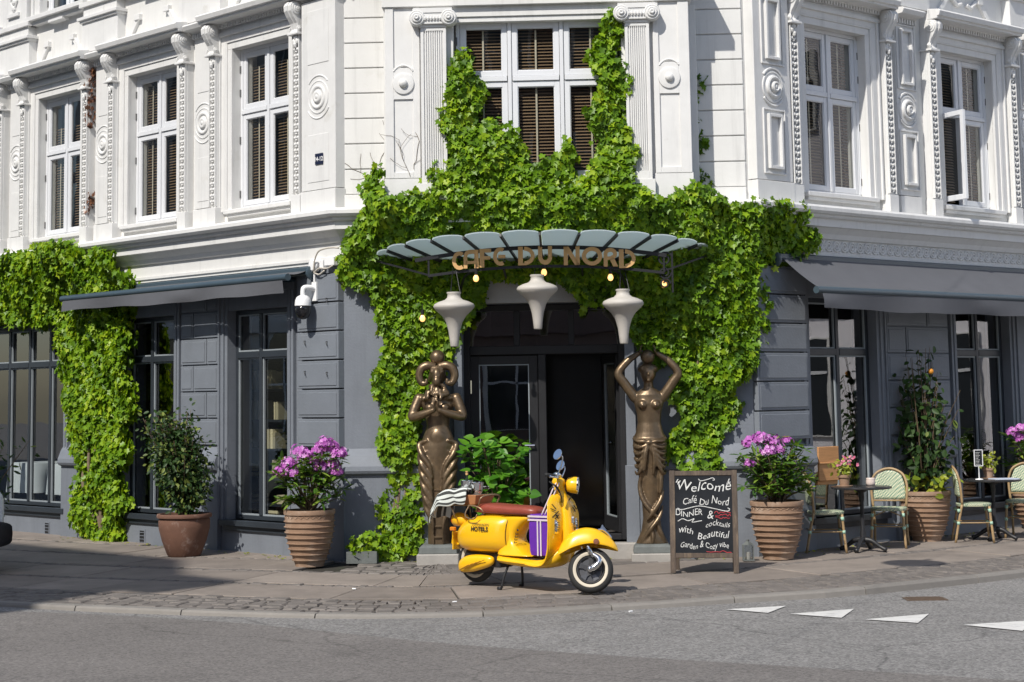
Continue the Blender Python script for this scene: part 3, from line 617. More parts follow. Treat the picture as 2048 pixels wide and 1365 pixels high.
    # linking cornice and pilasters between the bays
for Mx, cs, sgn in ((ML, [-.30]+[(LW[k]+LW[k+1])/2+.03 for k in range(4)], -1), (MR, [.36]+[(RW[k]+RW[k+1])/2 for k in range(2)], 1)):
    for i, c in enumerate(cs):
        hw = .325 if i == 0 else .21; d = .135 if i == 0 else .05
        m = MB(); m.wb(c-hw, c+hw, -.01, d, 4.37, 6.62); m.wb(c-hw-.01, c+hw+.01, -.01, d+.015, 4.125, 4.36)
        zr = 5.46
        if sgn < 0:                                   # left face: sunk line panels and ring rosettes
            for z0, z1 in ((4.46,5.02),(5.86,6.5)):
                m.wb(c-hw*.62, c+hw*.62, d, d+.006, z0, z1)
            for rr, a0, a1 in ((.255,.75,2.4),(.255,3.75,5.7)):
                m.tube([(c+rr*.95*cos(t), -d-.001, zr+rr*sin(t)) for t in np.linspace(a0, a1, 12)], .011, 5)
        else:
            for z0, z1 in ((4.50,5.14),(5.78,6.5)):
                ringbox(m, c-.20, c+.20, z0-.06, z1+.06, .02, d, d+.02)
                ringbox(m, c-.125, c+.125, z0, z1, .035, d, d+.045)
            m.tube([(c+.2*cos(t), -d-.004, zr+.2*sin(t)+.02) for t in np.linspace(.6, 2.54, 12)], .018, 5)
            m.tube([(c+.2*cos(t), -d-.004, zr+.2*sin(t)-.02) for t in np.linspace(3.74, 5.68, 12)], .018, 5)
        po = obj('pilaster', m, M_TRIM, BLD, Mx, bevel=.004)
        m = MB(); m.disc_d(c, zr, [(.20,d),(.198,d+.008),(.185,d+.010),(.18,d+.004),(.148,d+.006),(.140,d+.020),(.125,d+.024),(.108,d+.018),(.10,d+.008),(.078,d+.008),(.07,d+.028),(.05,d+.036),(.03,d+.028),(.022,d+.034),(.004,d+.038)] if sgn < 0 else
            [(.19,d),(.188,d+.012),(.17,d+.014),(.165,d+.006),(.135,d+.01),(.128,d+.04),(.11,d+.048),(.095,d+.04),(.088,d+.012),(.066,d+.012),(.06,d+.06),(.045,d+.068),(.03,d+.05),(.018,d+.062),(.004,d+.066)], 28)
        obj('rosette', m, M_TRIM, po, Mx, smooth=True, angle=50)
        m = MB(); a, b = (c-.36, c+.36)
        r = [[(u, -dd_, z) for dd_, z in ((-.01,6.63),(.07,6.63),(.10,6.655),(.20,6.665),(.23,6.72),(.21,6.74),(-.01,6.77))] for u in (c-hw-.03 if i else c-.36, c+hw+.03 if i else c+.36)]
        m.loft(r); ho = obj('link_cornice', m, M_TRIM, BLD, Mx, bevel=.004)
        m = MB(); u = c-hw
        while u < c+hw-.02: m.wb(u, u+.03, .03, .09, 6.566, 6.628); u += .056
        obj('dentil_row', m, M_TRIM, ho, Mx, kind='stuff')
        m = MB(); m.wb(c-.47, c+.47, -.01, .13, 6.78, 7.20); m.wb(c-.49, c+.49, -.01, .16, 7.20, 7.235); m.wb(c-.52, c+.52, -.01, .19, 7.235, 7.28)
        m.wb(c-.44, c+.44, -.01, .13, 7.28, 7.42); m.wb(c-.50, c+.50, -.01, .17, 7.42, 7.49); m.wb(c-.36, c+.36, -.01, .12, 7.49, 9.7)
        m.wb(c-.17, c+.17, .12, .16, 7.62, 7.68)
        for q in (7.75, 7.85, 7.97): m.ball((c, -.125, q), .06, .03, .05, 8, 5)
        for q in (-1, 1): m.tube([(c+q*.02,-.125,7.74),(c+q*.10,-.13,7.86),(c+q*.05,-.13,7.98)], .022, 5)
        obj('pedestal', m, M_TRIM, BLD, Mx, bevel=.004)
# ---- white rusticated courses of the cut corner
zs = [4.283+.2965*k for k in range(12)]
for a, b in ((-1.94,-1.40),(2.05,2.682)):
    for z0, z1 in zip(zs, zs[1:]):
        m = MB(); m.wb(a, b, 0, .02, z0+.007, z1-.007); obj('stone_course', m, M_WHITE, BLD, MC, bevel=.005)
    m = MB(); m.wb(a, b, 0, .035, 4.125, 4.282); obj('base_course', m, M_TRIM, BLD, MC, bevel=.004)
# ---- projecting bay over the door
B = .5; CU = .33; BAY0, BAY1 = -1.40, 2.05
m = MB(); wall(m, BAY0, BAY1, 4.04, 6.36, [(-.62,1.28,4.33,6.24)], .18, B); m.wb(BAY0, BAY1, 0.0, B, 3.9, 4.04); m.wb(BAY0, BAY0+.3, 0, .18, 4.04, 6.36); m.wb(BAY1-.3, BAY1, 0, .18, 4.04, 6.36)
m.wb(BAY0-.03, BAY1+.03, 0, B+.06, 6.36, 6.62); m.wb(BAY0-.10, BAY1+.10, 0, B+.16, 6.62, 6.72); m.wb(BAY0-.16, BAY1+.16, 0, B+.25, 6.72, 6.84); m.wb(BAY0, BAY1, 0, B, 6.84, 9.5)
m.wb(-.62, 1.28, .18, B-.02, 6.18, 6.24)
bay = obj('bay', m, M_WHITE, BLD, MC, bevel=.005)
m = MB(); m.wb(BAY0-.03, BAY0, 0, B-.1, 4.125, 6.36); obj('bay_return', m, M_WHITE, BLD, MC, bevel=.004)
m = MB(); m.wb(BAY1, BAY1+.09, 0, B-.22, 4.125, 6.36); obj('bay_return', m, M_WHITE, BLD, MC, bevel=.004)
for p0, p1, cx in ((BAY0, -1.00, -1.19), (1.64, BAY1, 1.815)):
    m = MB(); m.wb(p0, p1, B, B+.02, 4.40, 6.36); m.wb(p0-.01, p1+.01, B, B+.035, 4.12, 4.40)
    # sunk panels: four raised edges and a domed boss
    z_lo, z_hi, zr = 4.47, 6.36, 5.48
    x0, x1 = cx-.11, cx+.11
    for a, b, z0, z1 in ((p0+.003,x0,4.40,6.36),(x1,p1-.003,4.40,6.36)): m.wb(a, b, B+.02, B+.04, z0, z1)
    m.wb(x0, x1, B+.02, B+.04, 4.40, z_lo)
    pts = [(x0,5.30)]+[(cx+.13*cos(t)*1.0, zr+.20*sin(t)) for t in np.linspace(pi+.75, 2*pi-.75, 8)]+[(x1,5.30)]
    m.wb(x0, x1, B+.02, B+.04, 5.30, 5.66)
    m.tube([(cx+.145*cos(t), -B-.04, zr+.02+.19*sin(t)) for t in np.linspace(.7, pi-.7, 10)], .012, 5)
    po = obj('pier', m, M_TRIM, BLD, MC, bevel=.004)
    m = MB(); m.disc_d(cx, zr, [(.125,B+.04),(.12,B+.058),(.10,B+.062),(.05,B+.062),(.048,B+.085),(.035,B+.10),(.004,B+.112)], 28); obj('boss', m, M_TRIM, po, MC, smooth=True, angle=50)
for x0, x1 in ((-.985, -.695), (1.325, 1.60)):
    m = MB(); d = B+.075; m.wb(x0, x1, B, d, 4.33, 6.11); m.wb(x0-.03, x1+.03, B, d+.03, 4.12, 4.33)
    cx = (x0+x1)/2; n = 8; w = (x1-x0)-.09
    for k in range(n): m.wb(cx-w/2+w*k/n+.006, cx-w/2+w*(k+1)/n-.006, d, d+.014, 4.42, 6.07)
    for a, b, z0, z1 in ((x0, x0+.035, 4.33, 6.11), (x1-.035, x1, 4.33, 6.11), (x0+.035, x1-.035, 6.07, 6.11), (x0+.035, x1-.035, 4.33, 4.42)): m.wb(a, b, d, d+.018, z0, z1)
    po = obj('fluted_pilaster', m, M_TRIM, BLD, MC, bevel=.002)
    m = MB(); D = d+.03                            # ionic capital
    m.wb(x0-.01, x1+.01, B, D, 6.11, 6.145); m.wb(x0-.02, x1+.02, B, D+.03, 6.145, 6.20); m.wb(x0-.075, x1+.075, B, D+.045, 6.27, 6.325)
    m.wb(x0-.05, x1+.05, B, D+.035, 6.20, 6.27)
    for s in (-1, 1):
        vx = cx+s*((x1-x0)/2+.035)
        for r, t in ((.092,.055),(.062,.075),(.032,.095)): m.disc_d(vx, 6.215, [(r,B),(r,D+t-.012),(r-.012,D+t),(r-.024,D+t-.004),(.003,D+t-.012)], 20)
    for k in range(6): m.ball((cx+(k-2.5)*.034, -(D+.035), 6.205), .016, .022, .03, 7, 4)
    obj('ionic_capital', m, M_TRIM, BLD, MC, bevel=.003)
m = MB()                                          # stepped casing round the bay window
for i, o, d in ((0,.045,B-.06),(.045,.075,B-.03)):
    pass
cols = [-.62, .005, .60, 1.28]
cols = [-.60, .012, .605, 1.26]
wb_ = win(MC, .33, 1.86, 4.35, 6.23, 5.535, cols, dS=B-.13, curt=False)
# ---- ground floor window frames (dark painted)
def shopwin(Mx, u0, u1, z0, z1, zt, muls, dS=-.13):
    m = MB(); ringbox(m, u0, u1, z0, z1, .055, dS-.06, dS+.02)
    for x in muls: m.wb(x-.03, x+.03, dS-.05, dS+.03, z0+.055, z1-.055)
    xs = [u0]+muls+[u1]
    for a, b in zip(xs, xs[1:]): m.wb(a+(.055 if a == u0 else .03), b-(.055 if b == u1 else .03), dS-.05, dS+.035, zt-.04, zt+.04)
    wo = obj('shop_window', m, M_DARK, BLD, Mx, bevel=.005)
    m = MB()
    for a, b in zip(xs, xs[1:]):
        for lo, hi in ((z0, zt), (zt, z1)):
            g = MB(); g.add([(a+.02,-dS+.02,lo+.02),(b-.02,-dS+.02,lo+.02),(b-.02,-dS+.02,hi-.02),(a+.02,-dS+.02,hi-.02)], [(0,1,2,3)]); obj('pane', g, G_SHOP, wo, Mx)
            f = MB(); ringbox(f, a+.055 if a == u0 else a+.03, b-.055 if b == u1 else b-.03, lo+(.055 if lo == z0 else .04), hi-(.055 if hi == z1 else .04), .018, dS-.012, dS+.012)
            obj('glazing_bead', f, mat('pale_grey_bead', (.26,.29,.31), .5) if 'pale_grey_bead' not in bpy.data.materials else bpy.data.materials['pale_grey_bead'], wo, Mx)
    return wo
shopwin(ML, -2.34, -1.09, .5, 3.05, 2.50, [-1.80]); shopwin(ML, -4.80, -3.55, .5, 3.05, 2.50, [-4.26]); shopwin(ML, -9.35, -6.35, .5, 3.05, 2.50, [-8.75,-8.15,-7.55,-6.95])
shopwin(MR, 1.04, 2.35, .48, 3.05, 2.41, [1.72]); shopwin(MR, 4.06, 5.30, .48, 3.05, 2.41, [4.70]); shopwin(MR, 7.0, 8.25, .48, 3.05, 2.41, [7.6])
for Mx, gh in ((ML, LG[:3]), (MR, RG[:2])):      # moulded casings either side
    for a, b, z0, z1 in gh:
        m = MB()
        for s, e in ((-1, a), (1, b)):
            for o, w, d in ((0,.055,.018),(.055,.03,.04),(.085,.05,.028),(.135,.03,.05)): m.wb(e+s*o, e+s*(o+w), -.005, d, z0, 3.25)
        m.wb(a-.17, b+.17, -.005, .045, 3.25, 3.36)
        obj('window_casing', m, M_GREY, BLD, Mx, bevel=.003)
# ---- rusticated blocks of the piers
def blk(Mx, u0, u1, z0, z1, d, name='stone_block'):
    m = MB(); g = .008
    m.wb(u0+g, u1-g, 0, d, z0+g, z1-g); m.wb(u0+g+.03, u1-g-.03, d, d+.008, z0+g+.03, z1-g-.03)
    obj(name, m, M_GREYB, BLD, Mx, bevel=.006)
zc = [1.40+.3325*k for k in range(7)]
for z0, z1 in zip(zc, zc[1:]): blk(ML, -.80, .0, z0-.20 if False else z0-.005, z1-.005, .085)
for k, (z0, z1) in enumerate(zip(zc, zc[1:])):
    blk(MR, .0, .93, z0, z1, .075)
    c = -2.78 if k % 2 else -3.08
    blk(ML, -3.37, c, z0-.005, z1-.005, .03); blk(ML, c, -2.52, z0-.005, z1-.005, .03)
    c = 2.94 if k % 2 else 3.40
    blk(MR, 2.54, c, z0, z1, .03); blk(MR, c, 3.86, z0, z1, .03)
    blk(ML, -6.1, -5.0, z0, z1, .03)
m = MB(); m.wb(-.80, .0, 0, .05, 3.395, 3.498); obj('pier_cap', m, M_GREY, BLD, ML)
# small wall vents
for u in (-6.79, -4.30, -9.6):
    m = MB(); ringbox(m, u-.075, u+.075, .05, .30, .02, -.005, .008)
    for k in range(5): m.bar((u-.055,-.002,.085+k*.042), (u+.055,-.002,.085+k*.042), .02, .006, (0,.6,1))
    m.wb(u-.06,u+.06,-.004,.0005,.06,.29,1)
    obj('wall_vent', m, [M_GREY, M_BLACK], BLD, ML)
# ---- entrance
m = MB(); m.wb(-.72, 1.37, -.5, .20, .05, .30); obj('door_step', m, M_STONE, BLD, MC, bevel=.012)
m = MB(); ringbox(m, -.60, 1.25, .302, 2.995, .07, -.36, -.24)
m.wb(-.53, 1.18, -.36, -.24, 2.42, 2.52); m.wb(-.02, .05, -.35, -.25, 2.52, 2.925); m.wb(.61, .68, -.35, -.25, 2.52, 2.925); m.wb(.255, .345, -.35, -.25, .372, 2.42)
door_o = obj('door_frame', m, M_BLACK, BLD, MC, bevel=.006)
for a, b in ((-.53,-.02),(.05,.61),(.68,1.18)):
    g = MB(); g.add([(a,.31,2.52),(b,.31,2.52),(b,.31,2.925),(a,.31,2.925)], [(0,1,2,3)]); obj('transom_pane', g, G_SHOP, BLD, MC)
def leaf(Mm, w):
    m = MB(); m.wb(0, .10, -.025, .025, 0, 2.03); m.wb(w-.10, w, -.025, .025, 0, 2.03); m.wb(.10, w-.10, -.025, .025, 0, .16); m.wb(.10, w-.10, -.025, .025, 1.93, 2.03)
    d = obj('door', m, M_BLACK, BLD, Mm, bevel=.004)
    f = MB(); ringbox(f, .10, w-.10, .16, 1.93, .012, -.012, .020); obj('glazing_bead', f, bpy.data.materials['pale_grey_bead'], d, Mm)
    g = MB(); g.add([(.10,0,.16),(w-.10,0,.16),(w-.10,0,1.93),(.10,0,1.93)], [(0,1,2,3)]); obj('pane', g, G_SHOP, d, Mm)
    h = MB(); h.tube([(w-.05,-.03,1.0),(w-.05,-.07,1.0),(w-.16,-.07,1.0)], .011, 8)
    obj('handle', h, M_CHROME, d, Mm)
    for z in (.25, 1.6): h = MB(); h.tube([(.004,-.03,z),(.004,-.03,z+.15)], .014, 6); obj('hinge', h, M_CHROME, d, Mm)
leaf(MC @ Matrix.Translation((-.53, .30, .38)), .78)
leaf(MC @ Matrix.Translation((1.175, .31, .38)) @ Matrix.Rotation(rad(102), 4, 'Z'), .80)
m = MB()                                          # plain stone jambs beside the door
for a, b in ((-.70,-.60),(1.25,1.36)): m = MB(); m.wb(a, b, -.005, .05, .05, 3.0); m.wb(a-.02, b+.02, 0, .07, .05, 1.15); obj('door_surround', m, M_GREY, BLD, MC, bevel=.004)
m = MB(); m.wb(-.74, 1.40, 0, .06, 3.0, 3.27); m.wb(-.74, 1.40, 0, .10, 3.275, 3.34); obj('lintel', m, mat('grey_lintel_stone', (.34,.335,.33), .7, var=.1, bump=.2), BLD, MC, bevel=.005)
# panel screen and counter glimpsed inside
m = MB(); m.wb(.2, 1.3, -1.9, -1.85, .35, 2.7); m.wb(.2, 1.3, -1.84, -1.8, 1.35, 1.37); obj('inner_screen', m, mat('dark_mirror_panel', (.03,.03,.03), .12, spec=.6), BLD, MC)

# ---- number plate
o = MB(); o.wb(-.075-.27, .075-.27, .145, .155, 4.66, 4.79); np_ = obj('house_number_sign', o, M_NAVY, None, ML, bevel=.003)
tag(np_, 'small navy enamel plate reading 14-12 on the white corner pilaster', 'sign')
obj('lettering', text_mesh('14-12', .072, .0015, mat('white_enamel', (.8,.8,.8), .4), .0012), None, np_, ML @ Matrix.Translation((-.27, -.157, 4.70)) @ Matrix.Rotation(pi/2, 4, 'X'))
# ================================================================== PLANTS
def tmpl(kind):
    if kind == 'ivy':
        h = [(.16,-.10),(.46,.02),(.34,.26),(.52,.56),(.20,.62),(0,1.0)]
        o = [(0,0)]+h+[(-x, y) for x, y in reversed(h[:-1])]; ctr = (0,.36)
    elif kind == 'oval':
        h = [(.16,.12),(.27,.42),(.20,.74),(0,1.0)]; o = [(0,0)]+h+[(-x, y) for x, y in reversed(h[:-1])]; ctr = (0,.45)
    elif kind == 'lance':
        h = [(.10,.15),(.155,.5),(.09,.82),(0,1.0)]; o = [(0,0)]+h+[(-x, y) for x, y in reversed(h[:-1])]; ctr = (0,.5)
    elif kind == 'heart':
        h = [(.22,-.08),(.40,.12),(.42,.36),(.26,.68),(0,1.0)]; o = [(0,.02)]+h+[(-x, y) for x, y in reversed(h[:-1])]; ctr = (0,.36)
    elif kind == 'petal':
        h = [(.30,.35),(.36,.7),(.15,1.0)]; o = [(0,0)]+h+[(-x, y) for x, y in reversed(h)]; ctr = (0,.6)
    v = [(ctr[0], ctr[1], -.05)]+[(x, y, .05*abs(x)*4-.10*y*y) for x, y in o]; n = len(o)
    return np.array(v), [(0, 1+i, 1+(i+1) % n) for i in range(n)]
def leaves_mesh(name, kind, P, N, T, S, tone, m):
    V, F = tmpl(kind); P, N, T = map(np.asarray, (P, N, T)); n = len(P); S = np.asarray(S)[:, None, None]
    N = N/np.linalg.norm(N, axis=1)[:, None]; T = T-N*(T*N).sum(1)[:, None]; T = T/(np.linalg.norm(T, axis=1)[:, None]+1e-9); X = np.cross(T, N)
    w = (P[:, None, :]+S*(V[None, :, 0, None]*X[:, None, :]+V[None, :, 1, None]*T[:, None, :]+V[None, :, 2, None]*N[:, None, :])).reshape(-1, 3)
    k = len(V); f = (np.array(F)[None]+(np.arange(n)*k)[:, None, None]).reshape(-1, 3)
    me = bpy.data.meshes.new(name); me.vertices.add(len(w)); me.vertices.foreach_set('co', w.astype(np.float32).ravel())
    me.loops.add(f.size); me.loops.foreach_set('vertex_index', f.astype(np.int32).ravel())
    me.polygons.add(len(f)); me.polygons.foreach_set('loop_start', np.arange(0, f.size, 3, dtype=np.int32))
    try: me.polygons.foreach_set('loop_total', np.full(len(f), 3, dtype=np.int32))
    except Exception: pass
    a = me.attributes.new('tone', 'FLOAT', 'POINT'); a.data.foreach_set('value', np.repeat(np.clip(tone, 0, 1), k).astype(np.float32))
    me.materials.append(m); me.update(); me.validate(); return me
def in_poly(px, py, poly):
    x, y = np.asarray(px), np.asarray(py); r = np.zeros(x.shape, bool); n = len(poly)
    for i in range(n):
        x0, y0 = poly[i]; x1, y1 = poly[(i+1) % n]
        c = ((y0 > y) != (y1 > y)) & (x < (x1-x0)*(y-y0)/(y1-y0+1e-12)+x0); r ^= c
    return r
def lump(u, z, s=1.0, k=0.0):                     # soft clumps of growth
    f = 0
    for a, b, c, w in ((4.1,3.3,.3,.34),(-2.9,5.2,1.7,.3),(8.3,-6.1,.9,.22),(6.4,9.7,2.2,.2),(13.1,11.2,.4,.14),(-15.3,12.9,3.1,.12)): f = f+w*np.sin((a*u+b*z)*s+c+k)
    return f
def ivy_leaves(poly, Mx, dfun, thick, dens, size, k=0.0, edge=.06, shell=.13, tone0=.42):
    p = np.array(poly); u0, z0 = p.min(0); u1, z1 = p.max(0); n = int((u1-u0)*(z1-z0)*dens)
    u = RNG.uniform(u0, u1, n); z = RNG.uniform(z0, z1, n)
    uu = u+RNG.normal(0, edge, n)+.05*np.sin(z*9+k); zz = z+RNG.normal(0, edge, n)+.05*np.sin(u*8+k); ok = in_poly(uu, zz, poly); u, z = u[ok], z[ok]; n = len(u)
    def D(a, b): return dfun(a, b)+thick*(.5+.5*np.clip(lump(a, b, 1, k), -1, 1))
    e = .03; d = D(u, z); gu = (D(u+e, z)-D(u-e, z))/(2*e); gz = (D(u, z+e)-D(u, z-e))/(2*e)
    d = d-np.abs(RNG.normal(0, shell, n)); d = np.maximum(d, .015)
    R = np.array(Mx.to_3x3()); nl = np.stack([-np.clip(gu, -1.5, 1.5)*.8, -np.ones(n), -np.clip(gz, -1.5, 1.5)*.8+.35], 1)+RNG.normal(0, .52, (n, 3))
    tl = np.stack([RNG.normal(0, .6, n), RNG.normal(-.1, .25, n), -1+RNG.normal(0, .35, n)], 1)
    P = np.stack([u, -d, z], 1)@R.T+np.array(Mx.translation)
    tn = np.clip(tone0+.20*lump(u*1.7, z*1.7, 1, k+2)+RNG.normal(0, .20, n), 0, 1)
    return P, nl@R.T, tl@R.T, RNG.uniform(.72, 1.2, n)*size, tn
def cat(*a): return [np.concatenate(q) for q in zip(*a)]
# ---- ivy round the door and up the bay window
TOP = [(-2.0,3.27),(-2.0,3.5),(-1.87,3.67),(-1.8,3.95),(-1.62,4.12),(-1.60,4.46),(-1.51,4.62),(-1.44,4.54),(-1.42,4.22),(-0.95,4.22),(-0.90,4.42),(-0.84,4.54),(-0.72,4.56),(-0.70,5.06),(-0.72,5.46),(-0.60,5.74),(-0.49,5.92),(-0.42,5.78),(-0.39,5.55),(-0.33,5.34),(-0.37,5.05),(-0.33,4.85),(-0.12,5.02),(-0.06,4.82),(0.06,5.0),(0.10,4.62),(0.2,4.56),(0.42,4.58),(0.56,4.62),(0.63,4.80),(0.67,4.60),(0.70,4.38),(0.95,4.38),(0.97,5.05),(0.95,5.31),(1.01,5.45),(1.0,5.82),(1.04,6.18),(1.17,6.31),(1.24,6.06),(1.23,5.74),(1.32,5.50),(1.34,5.1),(1.31,4.73),(1.46,4.38),(1.45,4.20),(1.69,4.14),(1.86,4.24),(2.08,4.26),(2.26,4.16),(2.68,4.10),(2.8,4.0),(2.8,3.25),(-1.9,3.25)]
LOWL = [(-1.88,3.40),(-1.86,3.20),(-1.72,3.26),(-1.64,3.09),(-1.51,3.03),(-1.47,2.77),(-1.52,2.49),(-1.56,2.15),(-1.52,1.8),(-1.50,1.48),(-1.44,1.14),(-1.50,.87),(-1.56,.54),(-1.62,.26),(-1.60,.11),(-1.37,.10),(-1.15,.22),(-1.11,.47),(-1.07,.8),(-1.09,1.2),(-1.11,1.53),(-1.14,1.83),(-1.0,2.05),(-.82,2.2),(-.77,2.47),(-.67,2.68),(-.50,2.78),(-.36,2.95),(-.36,3.2),(-.3,3.45)]
LOWR = [(.5,3.45),(.52,3.28),(.72,3.10),(.80,2.99),(1.0,2.96),(1.2,2.93),(1.36,2.70),(1.42,2.48),(1.54,2.33),(1.76,2.31),(1.87,2.18),(1.80,1.88),(1.86,1.65),(1.76,1.43),(1.72,1.25),(1.78,1.06),(2.27,1.05),(2.32,1.31),(2.30,1.59),(2.48,1.75),(2.53,2.13),(2.7,2.2),(2.75,3.4)]
RIGHT = [(-.1,4.13),(.16,4.06),(.45,4.12),(.71,4.15),(.86,3.98),(.72,3.83),(.95,3.79),(1.10,3.74),(1.06,3.6),(.80,3.5),(.52,3.45),(.31,3.38),(.20,3.2),(.20,2.76),(.31,2.48),(.12,2.38),(-.03,2.3),(-.2,2.12),(-.45,2.1),(-.3,3.3)]
STRIP = [(2.10,5.62),(2.20,5.60),(2.22,5.5),(2.17,5.42),(2.17,5.2),(2.14,4.95),(2.2,4.8),(2.2,4.55),(2.3,4.4),(2.3,4.2),(2.06,4.2)]
def dTOP(u, z):
    t = np.clip((z-3.25)/.85, 0, 1); a = .10+.50*t; a = np.where(z > 4.25, .53, a); edge = np.clip((np.abs(u-.33)-1.75)/.35, 0, 1); return a*(1-edge*.55)
IVY = thing('ivy', 'bright green ivy framing the cafe door and climbing the bay window above it', 'climbing plant', loc=W(MC, -1.3, .1, .1))
A = ivy_leaves(TOP, MC, dTOP, .20, 3300, .080, 0, .03)
Bq = ivy_leaves(LOWL, MC, lambda u, z: .05+0*u+np.clip((z-2.6)*.15, 0, .12), .17, 3300, .077, 1.3, .03)
Cq = ivy_leaves(LOWR, MC, lambda u, z: (.05+np.clip((z-2.6)*.2, 0, .15))*np.clip((2.9-u)/.5, .4, 1), .19, 3300, .077, 2.1, .03, tone0=.34)
Dq = ivy_leaves(RIGHT, MR, lambda u, z: .03+0*u+np.clip((z-3.3)*.32, 0, .25), .10, 3000, .077, 3.3, .03)
Eq = ivy_leaves(STRIP, MC, lambda u, z: .03+0*u, .06, 900, .085, 4.4, .02, tone0=.2)
obj('leaves', leaves_mesh('leaves', 'ivy', *cat(A, Bq, Cq, Dq, Eq), L_IVY), None, IVY, kind='stuff')
m = MB()
for u0, u1, zt in ((-1.30,-1.32,3.3),(-1.38,-1.25,2.6),(-1.22,-1.40,3.0),(1.98,2.05,3.3),(2.1,1.9,2.9)):
    m = MB(); zb = .08; m.tube(crom([W(MC, u0+(u1-u0)*t+.05*sin(t*9+u0*7), .05+.02*sin(t*13), zb+(zt-zb)*t) for t in np.linspace(0,1,8)], 3), [.024*(1-.6*i/22) for i in range(22)], 6); obj('stem', m, M_BARK, IVY, smooth=True)
m = MB()                                          # thin dead runners branching over the white wall
def runner(u, z, d, a, n, r):
    pts = [W(MC, u, d, z)]
    for j in range(n):
        a += random.gauss(0, .30); u += .055*cos(a); z += .055*sin(a); pts.append(W(MC, u, d, z))
        if n > 4 and random.random() < .28: runner(u, z, d, a+random.choice((-.7,.7)), n//2, r*.7)
    m.tube(pts, r, 4)
random.seed(41)
for u, z, d, a in ((-1.50,4.55,.024,2.0),(-1.55,4.45,.024,2.5),(-1.08,4.5,B+.047,1.7),(-1.12,4.42,B+.047,1.9)): runner(u, z, d, a, 8, .0028)
obj('dry_tendril', m, M_TWIG, IVY, kind='stuff')
# ---- ivy on the left pier
LP = [(-8.07,3.97),(-7.32,4.04),(-6.9,4.10),(-6.31,4.18),(-5.76,4.10),(-5.3,4.0),(-4.9,3.95),(-4.45,3.80),(-4.25,3.6),(-4.45,3.42),(-4.5,3.02),(-4.56,2.63),(-4.43,2.17),(-4.40,1.85),(-4.60,1.59),(-4.54,1.29),(-4.68,1.0),(-4.58,.68),(-4.71,.35),(-4.64,.13),(-5.02,.04),(-5.45,.02),(-5.67,.25),(-5.82,.64),(-5.76,.98),(-5.86,1.31),(-5.97,1.51),(-5.91,1.79),(-6.13,2.06),(-6.12,2.54),(-6.17,2.95),(-6.36,3.1),(-7.0,3.05),(-7.59,3.15),(-8.6,3.1),(-9.5,3.2),(-9.6,3.9)]
IVL = thing('ivy', 'ivy column on the left pier spreading along under the white cornice', 'climbing plant', loc=W(ML, -5.2, .1, .08))
A = ivy_leaves(LP, ML, lambda u, z: .08+0*u+np.clip((z-3.2)*.4, 0, .3), .22, 2900, .082, 5.5, .03, tone0=.48)
obj('leaves', leaves_mesh('leaves', 'ivy', *A, L_IVY), None, IVL, kind='stuff')
for j, (u0, u1, zt) in enumerate(((-5.25,-5.75,1.6),(-5.2,-5.55,2.2),(-5.15,-5.3,2.6),(-4.95,-4.75,1.3))):
    m = MB(); m.tube(crom([W(ML, u0+(u1-u0)*t+.04*sin(t*9+j), .06+.10*(1-abs(2*t-1)), .06+(zt-.06)*t) for t in np.linspace(0,1,7)], 3), [.034*(1-.55*i/19) for i in range(19)], 7)
    obj('trunk', m, M_BARK, IVL, smooth=True)
m = MB()
# ---- withered brown creeper in the slot beside a left pilaster
n = 160; zz = np.concatenate([RNG.uniform(5.72, 6.55, 120), RNG.uniform(4.55, 4.8, 40)]); uu = -5.60+RNG.normal(0,.035,n)
R = np.array(ML.to_3x3()); P = np.stack([uu, -(.03+RNG.uniform(0,.10,n)), zz],1)@R.T+np.array(ML.translation)
wc = obj('withered_creeper', leaves_mesh('withered_creeper', 'ivy', P, RNG.normal(0,.5,(n,3))+np.array(nL), RNG.normal(0,1,(n,3)), RNG.uniform(.05,.085,n), RNG.uniform(0,1,n), L_BROWN), None)
tag(wc, 'withered brown creeper hanging in the slot between two white window bays', 'climbing plant')

# ---- pots
def ribbed_pot(name, label, loc, r=.29, h=.62, m=M_TERRA, group=None, cat_='plant pot', ribs=8):
    root = thing(name, label, cat_, loc=loc, group=group); p = [(.002,0),(r*.60,0)]; k = r*.60; zt = h*.78
    def prof(t): return r*(.60+.42*(1-(1-t)**1.9))
    for i in range(ribs):
        t0, t1 = i/ribs, (i+1)/ribs; z0, z1 = zt*t0+.02, zt*t1+.02
        p += [(prof(t0), z0), (prof(t0*.3+t1*.7)-.002, z0*.3+z1*.7), (prof(t1)+.013, z1-.012), (prof(t1)+.016, z1-.004), (prof(t1)+.002, z1)]
    p += [(r*1.01, h*.90), (r*1.02, h*.915), (r*1.07, h*.92), (r*1.085, h*.955), (r*1.07, h), (r*.98, h), (r*.95, h-.05)]
    b = MB(); b.lathe(p, 40, caps=False); obj('pot_body', b, m, root, root.matrix_basis, smooth=True, angle=35)
    q = MB()
    for j in range(26):                          # scalloped band pressed into the clay
        a = 2*pi*j/26; q.tube([(r*1.022*cos(a+t*.11), r*1.022*sin(a+t*.11), h*.855+.022*(1-t*t)) for t in np.linspace(-1,1,6)], .005, 4)
    obj('scallop_band', q, m, root, root.matrix_basis)
    s = MB(); s.lathe([(.001,h-.045),(r*.5,h-.03),(r*.96,h-.05)], 20, caps=False); obj('soil', s, M_SOIL, root, root.matrix_basis)
    return root
